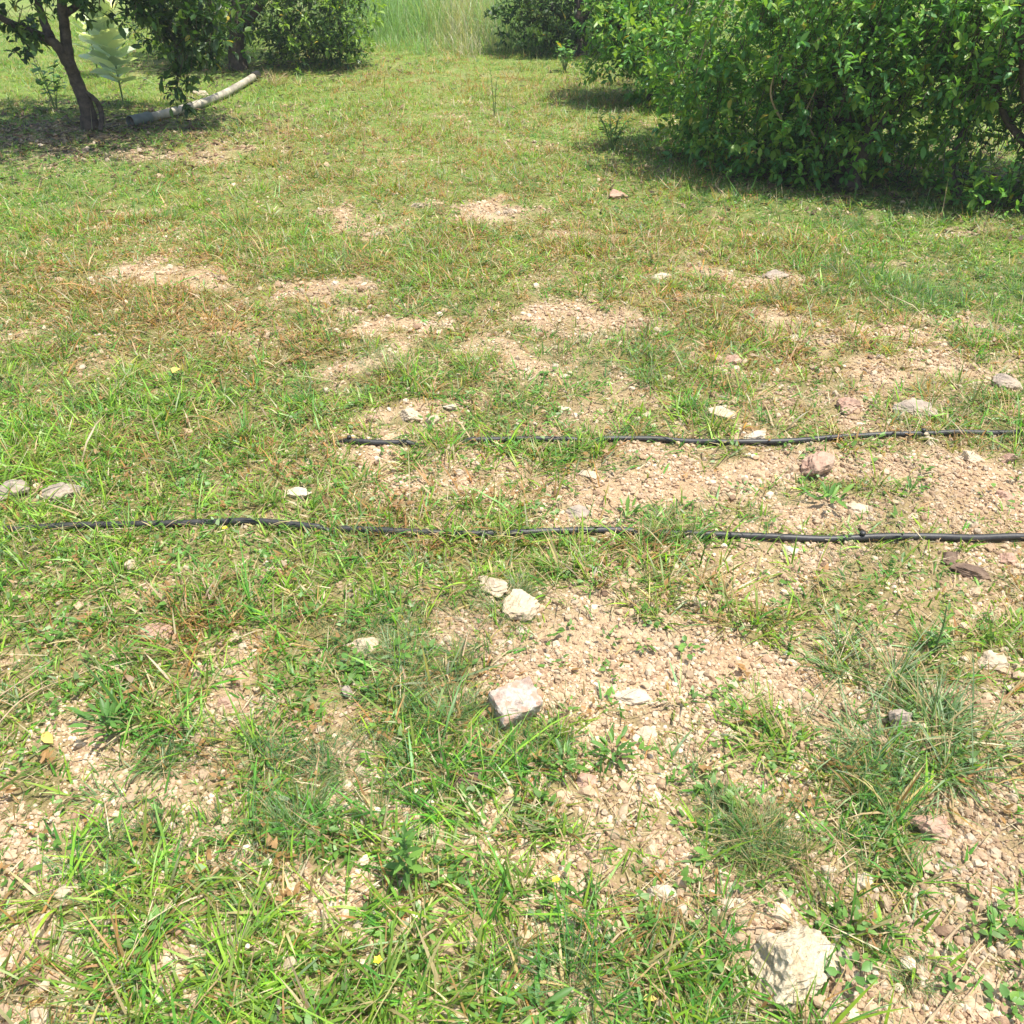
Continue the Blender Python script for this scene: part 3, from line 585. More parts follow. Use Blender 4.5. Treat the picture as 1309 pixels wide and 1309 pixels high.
# ------------------------------------------------------------------ old pipe
def pipe():
    A = [(172, 158), (200, 152), (250, 138), (285, 124), (310, 110), (326, 100)]
    P = [at(a, b + 3) for a, b in A]; P = [p + Vector((0, 0, .04)) for p in P]
    root = empty('old_pipe', P[0], label='weathered cream pipe lying curved on the grass beside the left trees', category='pipe')
    L_ = [p - P[0] for p in P]
    Q = smooth_path(L_, 6)
    tube('pipe_body', Q, [.034] * len(Q), M_pvc, root, 14, False, 1)
    a, b = L_[0] + (L_[0] - L_[1]).normalized() * .04, L_[0] + (L_[1] - L_[0]).normalized() * .19
    d = (b - a)
    path = [a, a + d * .02, a + d * .8, a + d * .82, b, b, a + d * .1, a]; rr = [.042, .045, .044, .047, .047, .036, .038, .042]
    tube('coupling', path, rr, M_coup, root, 16, False, 1)
    e = L_[-1]; dd = (L_[-1] - L_[-2]).normalized()
    tube('end_fitting', [e - dd * .05, e, e + dd * .12, e + dd * .13 + Vector((0, 0, .03))], [.042, .045, .042, .025], M_hose, root, 12, True, 1)
pipe()

# ------------------------------------------------------------------ leaves and trees
def leaf_template(fold=.35, curl=.25):
    # elliptical leaf along +X, unit length, 8 points
    V = np.array([(0, 0, 0), (.3, .2, fold * .2), (.3, -.2, fold * .2), (.66, .2, fold * .2 - curl * .1), (.66, -.2, fold * .2 - curl * .1), (1, 0, -curl * .35), (.33, 0, 0), (.66, 0, -curl * .12)], np.float32)
    T = np.array([(0, 6, 1), (0, 2, 6), (6, 7, 3), (6, 3, 1), (6, 4, 7), (6, 2, 4), (7, 5, 3), (7, 4, 5)])
    return V, T
def leaf_template_far():
    V = np.array([(0, 0, 0), (.5, .22, .06), (.5, -.22, .06), (1, 0, -.08)], np.float32); T = np.array([(0, 2, 1), (2, 3, 1)]); return V, T
LT = leaf_template(); LF = leaf_template_far()
def frames(D, tw):
    """orthonormal frames with x along D, z roughly up, rolled by tw"""
    D = D / np.linalg.norm(D, axis=1, keepdims=True); up = np.array([[0, 0, 1.]])
    Y = np.cross(up, D); ln = np.linalg.norm(Y, axis=1, keepdims=True); Y = np.where(ln < .05, np.array([[0, 1., 0]]), Y / np.maximum(ln, 1e-6))
    Z = np.cross(D, Y); c, s = np.cos(tw)[:, None], np.sin(tw)[:, None]
    return D, Y * c + Z * s, -Y * s + Z * c
def leaf_cloud(P, D, S, tw, tmpl):
    X, Y, Z = frames(D, tw); V, T = tmpl
    W = P[:, None, :] + S[:, None, None] * (V[None, :, 0:1] * X[:, None] + V[None, :, 1:2] * Y[:, None] + V[None, :, 2:3] * Z[:, None])
    TT = (np.arange(len(P)) * len(V))[:, None, None] + T[None]
    return W.reshape(-1, 3), TT.reshape(-1, 3)
_V, _T = LT; LEAF_ME = mesh_from('leaf', _V, tris=_T); smooth(LEAF_ME); LEAF_ME.materials.append(M_leaf_obj)
_V2 = _V * np.array([1, 1.5, 1]); WEED_ME = mesh_from('leaf', _V2, tris=_T); smooth(WEED_ME); WEED_ME.materials.append(M_weed)
_V3 = _V * np.array([1, .62, 1]); LANCE_ME = mesh_from('leaf', _V3, tris=_T); smooth(LANCE_ME); LANCE_ME.materials.append(M_weed)
_V4 = _V * np.array([1, 1.75, 1]); MILK_ME = mesh_from('leaf', _V4, tris=_T); smooth(MILK_ME); MILK_ME.materials.append(M_milk)
def place_leaf(me, p, d, s, tw, parent, name='leaf'):
    o = bpy.data.objects.new(name, me); col.objects.link(o); o.parent = parent
    X, Y, Z = frames(np.array([d], float), np.array([tw])); M = Matrix((X[0], Y[0], Z[0])).transposed().to_4x4(); M.translation = Vector(p)
    o.matrix_local = M @ Matrix.Scale(s, 4); return o
def tree(name, base, trunk, limbs, lobes, ntw, leafsize, cols, label, cat, parts_leaf=0, bark=M_bark, holes=(), group=None, far=False, twigL=.16, perTwig=9, low=-.02, hang=()):
    """trunk, limbs: lists of (points, radii) in world space; lobes: (cx, cy, cz, rx, ry, rz); leaves sit along twigs on the lobes"""
    base = Vector(base); root = empty(name, base, label=label, category=cat)
    if group: root['group'] = group
    for P, rr in trunk[:1]: rr[0] *= 1.25
    for k, (P, rr) in enumerate(trunk + limbs):
        tube('trunk' if k < len(trunk) else 'limb', [Vector(p) - base for p in P], rr, bark, root, 10, True, 6, .002)
    L = np.array(lobes, float); vol = (L[:, 3] * L[:, 4] + L[:, 5] * L[:, 4]); li = rng.choice(len(L), ntw, p=vol / vol.sum())
    d = rng.normal(0, 1, (ntw, 3)); d /= np.linalg.norm(d, axis=1, keepdims=True); rad = rng.random(ntw) ** .36
    lump = 1 + .6 * vnoise(d[:, 0] * 2 + li * 3.1, d[:, 1] * 2 + d[:, 2] * 1.7, 1.6, 5)
    T0 = L[li, :3] + d * L[li, 3:] * (rad * lump)[:, None]
    cut = fbm(T0[:, 0] + T0[:, 2] * .7, T0[:, 1] + T0[:, 2] * .9, 3.0, 2, 31) > -.24
    ok = cut & (T0[:, 2] > height(T0[:, 0], T0[:, 1]) + low + .05)
    for hx, hy, hz, hr in holes: ok &= ((T0 - np.array([hx, hy, hz])) ** 2).sum(1) > hr * hr
    T0 = T0[ok]; d = d[ok]; n = len(T0)
    td = d * .7 + np.array([0, 0, .45]) + rng.normal(0, .35, (n, 3)); td /= np.linalg.norm(td, axis=1, keepdims=True)
    if len(hang):                                 # drooping sprays
        H = []; HD = []
        for P, cnt in hang:
            Q = smooth_path(P, 8)
            for q in Q:
                for _ in range(cnt): H.append(np.array(q) + rng.normal(0, .05, 3)); HD.append(rng.normal(0, .6, 3) + np.array([0, 0, -.5]))
        T0 = np.concatenate([T0, np.array(H)]); HD = np.array(HD); HD /= np.linalg.norm(HD, axis=1, keepdims=True); td = np.concatenate([td, HD]); n = len(T0)
    tl = twigL * rng.uniform(.6, 1.3, n)
    m = rng.integers(int(perTwig * .6), int(perTwig * 1.4) + 1, n); idx = np.repeat(np.arange(n), m); N = len(idx)
    t = rng.random(N) ** .8; P = T0[idx] + td[idx] * (tl[idx] * t)[:, None]
    side = rng.normal(0, 1, (N, 3)); side -= (side * td[idx]).sum(1, keepdims=True) * td[idx]; side /= np.linalg.norm(side, axis=1, keepdims=True)
    D = side + td[idx] * rng.uniform(.2, 1.3, (N, 1)) + np.array([0, 0, -.1]); S = leafsize * rng.uniform(.55, 1.2, N); tw = rng.normal(0, .5, N)
    base_ = np.array(cols)[rng.choice(len(cols), n)]; young = rng.random(n) < .42
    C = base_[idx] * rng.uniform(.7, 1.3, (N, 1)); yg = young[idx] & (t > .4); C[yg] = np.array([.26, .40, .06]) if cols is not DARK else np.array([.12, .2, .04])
    S = S * rng.uniform(.7, 1.25, n)[idx]; old = rng.random(N) < .012; C[old] = np.array([.45, .36, .05])
    b = np.array(base)
    camd = np.linalg.norm(P - np.array([0, 0, CAM_H]), axis=1); order = np.argsort(camd) if parts_leaf else np.arange(N)
    if parts_leaf:
        front = order[:parts_leaf * 4]; single = rng.choice(front, parts_leaf, replace=False)
        for j in single: place_leaf(LEAF_ME, P[j] - b, D[j], S[j] * .92, tw[j], root)
        keep = np.ones(N, bool); keep[single] = False
        P, D, S, tw, C = P[keep], D[keep], S[keep], tw[keep], C[keep]
    tm = LF if far else LT
    V, T = leaf_cloud(P - b, D, S, tw, tm); me = mesh_from('foliage', V, tris=T); smooth(me); set_col(me, np.repeat(C, len(tm[0]), 0))
    link('foliage', me, M_leaf, root, kind='stuff')
    # thin twigs carrying the leaves
    Vt = np.empty((n, 4, 3), np.float32); o_ = np.cross(td, np.array([[.3, .2, 1.]])); o_ /= np.linalg.norm(o_, axis=1, keepdims=True) / .003
    Vt[:, 0] = T0 - td * .12 - o_; Vt[:, 1] = T0 - td * .12 + o_; Vt[:, 3] = T0 + td * tl[:, None] - o_ * .4; Vt[:, 2] = T0 + td * tl[:, None] + o_ * .4
    me = mesh_from('twigs', (Vt - b).reshape(-1, 3), quads=np.arange(n * 4).reshape(-1, 4)); link('twigs', me, bark, root, kind='stuff')
    print(name, 'leaves', N); return root
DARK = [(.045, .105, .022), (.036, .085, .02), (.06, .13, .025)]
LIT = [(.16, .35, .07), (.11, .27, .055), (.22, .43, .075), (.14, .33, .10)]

def lb(px, py, Y, rx, ry, rz):
    v = above(px, py, Y); return (v.x, v.y, v.z, rx, ry, rz)
# left front tree with the forked leaning trunk
b = at(114, 165); Y = b.y
T1 = [([b + Vector((0, 0, -.05)), above(112, 140, Y), above(98, 105, Y), above(88, 78, Y - .05)], [.07, .056, .05, .045])]
L1 = [([above(88, 82, Y - .05), above(70, 55, Y - .1), above(50, 45, Y - .1), above(20, 32, Y - .2), above(-10, 18, Y - .3)], [.044, .037, .03, .025, .02]),
      ([above(89, 84, Y - .05), above(84, 45, Y), above(80, 15, Y), above(72, -60, Y)], [.044, .04, .036, .03]),
      ([above(66, 50, Y - .1), above(55, 25, Y), above(40, -30, Y + .1)], [.035, .03, .02]),
      ([above(80, 20, Y), above(100, 5, Y + .1), above(140, -40, Y + .3)], [.03, .025, .02]),
      ([at(128, 168), above(130, 145, Y + .02), above(122, 128, Y), above(109, 118, Y)], [.018, .02, .02, .018])]
tree('citrus_tree', b, T1, L1,
     [(-3.55, Y + .1, 2.15, 1.25, 1.1, .6), (-3.5, Y - .75, 2.35, 1.2, .6, .4), (-2.5, Y - .5, 2.4, .8, .6, .4), (-4.3, Y + .1, 1.65, .8, .8, .4), (-2.75, Y + .35, 1.75, .75, .8, .45), (-3.3, Y - .35, 1.65, .8, .5, .3), (-3.9, Y + .6, 1.65, .9, .6, .4),
      lb(35, 8, Y - .1, .42, .4, .2), lb(120, -22, Y, .5, .45, .2), lb(185, 0, Y + .1, .4, .4, .26), lb(225, 22, Y + .1, .36, .35, .3), lb(255, 20, Y + .3, .3, .3, .3)],
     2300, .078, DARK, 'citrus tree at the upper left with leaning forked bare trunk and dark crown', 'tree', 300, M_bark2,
     hang=(([above(190, 0, Y + .1), above(215, 40, Y + .1), above(232, 80, Y + .05), above(240, 118, Y)], 2), ([above(250, 0, Y + .2), above(262, 40, Y + .1), above(270, 70, Y + .1)], 2), ([above(25, 10, Y - .2), above(22, 45, Y - .2), above(18, 65, Y - .2)], 1)))
# second left tree
b = at(305, 88); Y = b.y
tree('citrus_tree', b, [([b + Vector((0, 0, -.05)), above(302, 60, Y), above(305, 20, Y), above(300, -40, Y)], [.10, .085, .08, .06])],
     [([above(304, 40, Y), above(330, 10, Y), above(360, -40, Y)], [.05, .04, .03]), ([above(304, 30, Y), above(270, 5, Y), above(240, -40, Y)], [.05, .04, .03])],
     [(-2.95, Y + .5, 1.85, 1.4, 1.2, .9), lb(400, 35, Y + .1, .55, .6, .55), lb(430, 60, Y + .25, .35, .5, .4), lb(360, 60, Y + .3, .4, .4, .4), lb(395, 78, Y + .1, .42, .4, .28), lb(250, 25, Y + .2, .55, .6, .4), lb(215, 35, Y + .6, .5, .6, .4), (-3.1, Y + 1.2, .9, 1.1, .5, .8), lb(330, 0, Y - .1, .5, .5, .4), lb(440, 15, Y, .32, .4, .5)],
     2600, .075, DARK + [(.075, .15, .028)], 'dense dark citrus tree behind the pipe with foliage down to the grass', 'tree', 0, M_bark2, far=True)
# far middle tree
b = at(740, 72); Y = b.y
tree('citrus_tree', b, [([b + Vector((0, 0, -.05)), above(740, 30, Y + .3), above(740, -40, Y + .4)], [.09, .07, .05])], [([above(740, 30, Y + .3), above(770, -10, Y + .3)], [.04, .03]), ([above(740, 35, Y + .3), above(690, 0, Y + .3)], [.04, .03])],
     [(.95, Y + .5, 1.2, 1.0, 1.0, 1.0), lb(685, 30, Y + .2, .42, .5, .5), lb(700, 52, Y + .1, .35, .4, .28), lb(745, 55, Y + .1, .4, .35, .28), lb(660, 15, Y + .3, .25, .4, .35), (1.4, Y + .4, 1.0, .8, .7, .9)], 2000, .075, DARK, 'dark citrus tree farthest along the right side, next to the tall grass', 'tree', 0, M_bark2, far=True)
# right, second tree: bright
b = at(835, 128); Y = b.y
tree('citrus_tree', b, [([b + Vector((0, 0, -.05)), above(838, 95, Y), above(850, 40, Y), above(860, -40, Y)], [.05, .045, .042, .035])],
     [([above(838, 98, Y), above(822, 95, Y - .05), above(806, 70, Y)], [.024, .02, .014]), ([above(842, 70, Y), above(800, 40, Y), above(770, 20, Y)], [.03, .025, .015])],
     [(1.95, Y + .2, 1.55, 1.0, .9, .85), lb(780, 52, Y, .42, .5, .32), lb(815, 68, Y - .1, .4, .5, .3), lb(850, 60, Y - .3, .42, .4, .4), lb(870, 100, Y - .2, .4, .4, .35), lb(800, 10, Y, .55, .5, .4), lb(765, 25, Y + .1, .3, .35, .3), (2.5, Y - .1, .7, .7, .7, .7)], 2300, .07, LIT, 'bright green citrus tree between the far dark tree and the big right bush', 'tree', 0, M_bark, far=True)
# right front trees
b = at(1088, 240); Y = b.y
BUSH = tree('citrus_tree', b, [([b + Vector((0, 0, -.05)), above(1092, 215, Y), above(1108, 180, Y), above(1112, 120, Y + .1), above(1110, 20, Y + .3)], [.06, .05, .044, .04, .03]),
      ([b + Vector((-.07, .05, -.05)), above(1082, 200, Y + .1), above(1085, 140, Y + .1), above(1060, 60, Y + .2)], [.045, .04, .035, .03])],
     [([above(1108, 182, Y), above(1135, 150, Y + .1), above(1170, 100, Y + .2)], [.028, .022, .014]), ([above(1083, 160, Y + .1), above(1030, 120, Y + .3), above(980, 90, Y + .4)], [.028, .022, .012])],
     [(2.25, Y + .55, 1.5, 1.15, .95, .85), lb(905, 150, Y + 0.83, .3, .5, .42), lb(890, 90, Y + 0.88, .3, .5, .45), lb(925, 185, Y + 0.68, .3, .4, .2), lb(970, 165, Y + 0.53, .4, .45, .38), lb(975, 195, Y + 0.43, .36, .35, .2), lb(1030, 170, Y + 0.28, .36, .35, .38), lb(1035, 215, Y + 0.23, .34, .3, .16),
      lb(1000, 90, Y + 0.25, .5, .45, .4), lb(920, 40, Y + 0.58, .45, .5, .4), lb(860, 40, Y + 0.98, .35, .4, .4), lb(1100, 80, Y + 0.05, .5, .4, .36), lb(1060, 130, Y + 0.15, .35, .3, .25), lb(1180, 100, Y + 0.10, .42, .4, .35), lb(1055, 200, Y - .02, .24, .22, .2), lb(1125, 150, Y - .12, .26, .2, .2), lb(1150, 222, Y + .1, .2, .2, .12), lb(1150, 205, Y + 0.43, .22, .3, .2), lb(1145, 170, Y + 0.28, .26, .28, .22),
      lb(1180, 20, Y + 0.15, .5, .4, .3), lb(1050, 20, Y + 0.15, .5, .4, .35), (2.2, Y + 1.3, .7, .7, .35, .6), (2.3, Y + 1.3, .55, 1.0, .35, .55), (2.6, Y + 1.2, 1.1, .9, .4, .6), (1.9, Y + 1.4, 1.2, .9, .4, .6)],
     4400, .060, LIT, 'big bushy citrus tree filling the upper right, with its bent double trunk in view', 'tree', 300, M_bark,
     holes=(tuple(above(1188, 212, Y + .3)) + (.17,), tuple(above(1098, 205, Y - .1)) + (.11,)))
for k, P in enumerate([[(925, 0), (905, 45), (890, 95)], [(1005, 165), (985, 120), (1000, 70)], [(1130, 120), (1160, 70), (1150, 20)], [(1050, 190), (1030, 150), (1045, 110)], [(1170, 150), (1200, 110), (1240, 95)], [(1180, 60), (1200, 30), (1235, 15)]]):
    Z = Y - .02 + (.45 if P[0][0] < 930 else .1); tube('bare_twig', [above(px, py, Z - .05 * j) - BUSH.location for j, (px, py) in enumerate(P)], [.008, .006, .003], M_twig, BUSH, 6, True, 5)
b = at(1335, 262); Y = b.y
tree('citrus_tree', b, [([b + Vector((0, 0, -.05)), above(1330, 200, Y), above(1315, 100, Y), above(1310, -20, Y)], [.06, .055, .05, .03])],
     [([above(1326, 200, Y), above(1285, 150, Y + .2), above(1270, 90, Y + .3)], [.026, .02, .012]), ([above(1232, 258, Y + .2), above(1218, 225, Y + .3), above(1225, 180, Y + .3), above(1255, 130, Y + .4)], [.018, .018, .016, .012])],
     [(3.35, Y + .5, 1.45, .95, .8, .85), lb(1240, 215, Y + 0.43, .25, .3, .26), lb(1255, 250, Y + 0.38, .25, .28, .14), lb(1290, 190, Y + 0.25, .32, .3, .34), lb(1295, 262, Y - .12, .3, .25, .12), lb(1225, 255, Y + .1, .2, .2, .1), lb(1300, 235, Y + 0.15, .3, .28, .22), lb(1250, 130, Y + 0.25, .38, .35, .35), lb(1290, 70, Y + 0.10, .42, .35, .35), lb(1230, 60, Y + 0.28, .4, .35, .35), (3.75, Y + .1, .8, .6, .6, .7)],
     2800, .060, LIT, 'citrus tree cut by the right edge, beyond the gap from the double trunk', 'tree', 300, M_bark, holes=(tuple(above(1188, 212, Y + .4)) + (.15,),))
# further orchard rows beyond, seen only as dark foliage above the tall grass
for (x, y, s, lab) in ((-4.2, 15.5, 1.0, 'dark citrus tree behind the dense one at the upper left'), (-2.5, 18.5, 1.0, 'far dark tree rising behind the left end of the tall grass'),
                  (.3, 19.5, 1.15, 'far dark tree rising behind the right end of the tall grass'), (2.6, 17, 1.0, 'citrus tree half seen behind the dark one beside the tall grass')):
    h = float(height(x, y))
    tree('citrus_tree', (x, y, h), [([(x, y, h - .05), (x + .05, y, h + .5), (x, y + .05, h + 1.3)], [.09, .075, .05])], [],
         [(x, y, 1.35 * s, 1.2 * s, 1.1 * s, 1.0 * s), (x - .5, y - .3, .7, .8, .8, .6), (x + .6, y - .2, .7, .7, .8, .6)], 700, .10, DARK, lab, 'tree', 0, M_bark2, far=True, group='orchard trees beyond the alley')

# ------------------------------------------------------------------ plants
def stem(root, P, r0=.004, r1=.002, m=None): tube('stem', P, [r0, (r0 + r1) / 2, r1][:len(P)] if len(P) == 3 else [r0, r1], m or M_stem, root, 5, True, 4)
def milkweed(px, py, hpx, nl, label, s=1., lean=(0, 0)):
    b = at(px, py); root = empty('milkweed_plant', b, label=label, category='plant'); H = hpx / F * depth(b.y) 
    top = Vector((lean[0], lean[1], H)); stem(root, [Vector((0, 0, -.02)), top * .5 + Vector((.01, 0, 0)), top], .009, .005)
    for k in range(nl):
        t = .22 + .78 * k / nl; a = k * 2.4 + .4; p = top * t; el = .1 + .8 * t
        d = (math.cos(a) * math.cos(el), math.sin(a) * math.cos(el), math.sin(el)); place_leaf(MILK_ME, p, d, (.25 - .09 * abs(t - .5)) * s, random.uniform(-.4, .4), root)
milkweed(158, 134, 108, 40, 'tall pale leaved milkweed plant behind the forked tree trunk')
milkweed(126, 98, 66, 14, 'shorter green milkweed just behind the tall pale one', .9)
def bushlet(px, py, wpx, hpx, n, me, ls, label, name='weed_shrub', cat='weed', stems=6):
    b = at(px, py); root = empty(name, b, label=label, category=cat); k = depth(b.y) / F; W, H = wpx * k / 2, hpx * k
    ends = []
    for s_ in range(stems):
        a = 6.283 * s_ / stems + random.uniform(-.3, .3); e = Vector((math.cos(a) * W * random.uniform(.4, .9), math.sin(a) * W * random.uniform(.4, .9), H * random.uniform(.6, 1)))
        stem(root, [Vector((0, 0, -.01)), e * .5 + Vector((0, 0, H * .12)), e], .0045, .0018); ends.append(e)
    for j in range(n):
        e = ends[j % stems]; t = random.uniform(.3, 1.05); p = e * t + Vector((0, 0, H * .2 * t * (1 - t)))
        a = random.uniform(0, 6.28); el = random.uniform(-.2, .8); place_leaf(me, p, (math.cos(a) * math.cos(el), math.sin(a) * math.cos(el), math.sin(el)), ls * random.uniform(.7, 1.2), random.uniform(-.4, .4), root)
bushlet(72, 142, 60, 66, 46, WEED_ME, .075, 'low round leaved shoot left of the forked tree trunk', 'leafy_shoot', 'plant', 5)
bushlet(782, 192, 56, 44, 110, LANCE_ME, .055, 'small dark green weed shrub alone in the open grass', stems=12)
bushlet(722, 92, 34, 34, 60, WEED_ME, .06, 'low bright weed shrub under the far dark tree', stems=8)
bushlet(632, 152, 16, 62, 22, LANCE_ME, .035, 'thin upright sprig standing in the middle of the grass alley', 'sprig', 'sprig', 2)
def rosette(px, py, wpx, n, me, label, up=.5, name='broadleaf_weed'):
    b = at(px, py); root = empty(name, b, label=label, category='weed'); s = wpx / F * depth(b.y) / 2
    for j in range(int(n * 1.8)):
        a = 2.4 * j + random.uniform(-.5, .5); el = up * random.uniform(.1, 1.4); r = s * random.uniform(0, .8); h = s * .35 * random.random() * (1 + up)
        place_leaf(me, (math.cos(a) * r, math.sin(a) * r, .004 + h), (math.cos(a) * math.cos(el), math.sin(a) * math.cos(el), math.sin(el)), s * random.uniform(.3, .62) * (1.35 if me is LANCE_ME else 1), random.uniform(-.5, .5), root)
def upright_weed(px, py, wpx, hpx, n, label):
    b = at(px, py); root = empty('upright_weed', b, label=label, category='weed'); k = depth(b.y) / F; W, H = wpx * k / 2, hpx * k * 1.15
    stem(root, [Vector((0, 0, -.01)), Vector((.003, .004, H * .5)), Vector((-.003, .01, H))], .003, .0015)
    for j in range(n):
        t = .15 + .85 * j / n; a = 2.4 * j; el = .15 + .7 * t; place_leaf(LANCE_ME, (0, 0, H * t), (math.cos(a) * math.cos(el), math.sin(a) * math.cos(el), math.sin(el)), W * (1.1 - .5 * t), random.uniform(-.3, .3), root)
W_ = [(1288, 1195, 60, 9, WEED_ME, 'dark leafy weed at the right edge above the bare corner', .6), (1212, 1262, 46, 8, WEED_ME, 'small leafy weed at the tip of the dry twig', .7),
 (1286, 1288, 60, 9, WEED_ME, 'leafy weed in the bottom right corner', .5), (1090, 1255, 62, 10, WEED_ME, 'dark leafy weed growing against the largest stone', .6),
 (836, 802, 34, 7, WEED_ME, 'small round leaved weed on gravel, left one of two', .3), (878, 832, 40, 8, WEED_ME, 'small round leaved weed on gravel, right one of two', .4),
 (784, 968, 60, 14, LANCE_ME, 'long leaved weed above the pinkish flat faced stone', .8), (190, 1195, 56, 14, WEED_ME, 'bright clover like weed at the lower left', .4),
 (140, 935, 80, 18, LANCE_ME, 'dark green rosette weed on the left side', .7), (572, 1118, 50, 10, WEED_ME, 'round leaved weed right of the upright weed', .3),
 (1058, 645, 56, 14, LANCE_ME, 'bright yellow green weed between the hoses', .7), (452, 858, 50, 10, WEED_ME, 'broad leaved weed just under the cream lump of stone', .5),
 (722, 985, 60, 14, LANCE_ME, 'long leaved weed just below the square block', .7), (140, 1090, 26, 8, WEED_ME, 'tiny round leaved weed on gravel at lower left', .2),
 (500, 1195, 56, 9, WEED_ME, 'low broad leaved weed under the upright weed', .4), (700, 1170, 46, 9, WEED_ME, 'low leafy weed near the bottom middle', .4),
 (690, 1300, 90, 12, LANCE_ME, 'grey green weed with long leaves at the bottom edge', .7), (800, 665, 50, 12, LANCE_ME, 'bright weed leaning over the lower hose in the middle', .8), (1160, 632, 40, 10, LANCE_ME, 'small dark weed between the hoses at the right', .9)]
for a in W_: rosette(*a)
upright_weed(522, 1125, 70, 80, 22, 'upright weed with narrow whorled leaves at lower centre')
upright_weed(1195, 830, 40, 60, 12, 'slim upright weed behind the big bluish tuft')

# distinct grass tufts
def tuft(px, py, wpx, hpx, n, wd, cols, label, lean=.6, bendr=(.2, 1.), name='grass_tuft'):
    b = at(px, py); k = depth(b.y) / F; Wm, H = wpx * k / 2 * 1.08, hpx * k * 1.15
    m = 9 + n // 40; ca = rng.uniform(0, 6.28, m); cr = np.sqrt(rng.random(m)) * Wm * .8; cs = rng.choice(m, n, p=(lambda q: q / q.sum())(rng.gamma(1.5, 1, m) + .1))
    cl = rng.uniform(.55, 1.2, m); az = rng.uniform(0, 6.28, n); r = np.abs(rng.normal(0, .12, n)) * Wm
    P = np.stack([np.cos(ca[cs]) * cr[cs] + np.cos(az) * r, np.sin(ca[cs]) * cr[cs] + np.sin(az) * r, np.zeros(n)], -1)
    az = np.where(rng.random(n) < .55, ca[cs] + rng.normal(0, .8, n), az); H = H * cl[cs] * .72; lean = lean + .3
    C = np.array(cols)[rng.choice(len(cols), n)] * rng.uniform(.75, 1.25, (n, 1)); dd = rng.random(n) < .2; C[dd] = np.array((.45, .36, .18))
    Pw = P + np.array(b); Pw[:, 2] = height(Pw[:, 0], Pw[:, 1])
    v, t, q, c = blades(Pw, az + rng.normal(0, .5, n), H * rng.uniform(.45, 1.15, n), wd * rng.uniform(.7, 1.3, n), np.abs(rng.normal(lean, .3, n)), rng.uniform(*bendr, n), C, 3)
    me = mesh_from(name, v - np.array(b, np.float32), tris=t, quads=q); set_col(me, c); return link(name, me, M_grass, loc=b, label=label, category='grass tuft')
BG = [(.17, .28, .11), (.14, .25, .07), (.26, .36, .19)]; GG = [(.2, .33, .05), (.13, .25, .04), (.26, .37, .08)]; OG = [(.19, .25, .06), (.14, .22, .06), (.38, .32, .14)]
YG = [(.32, .39, .05), (.24, .34, .05), (.45, .40, .09)]
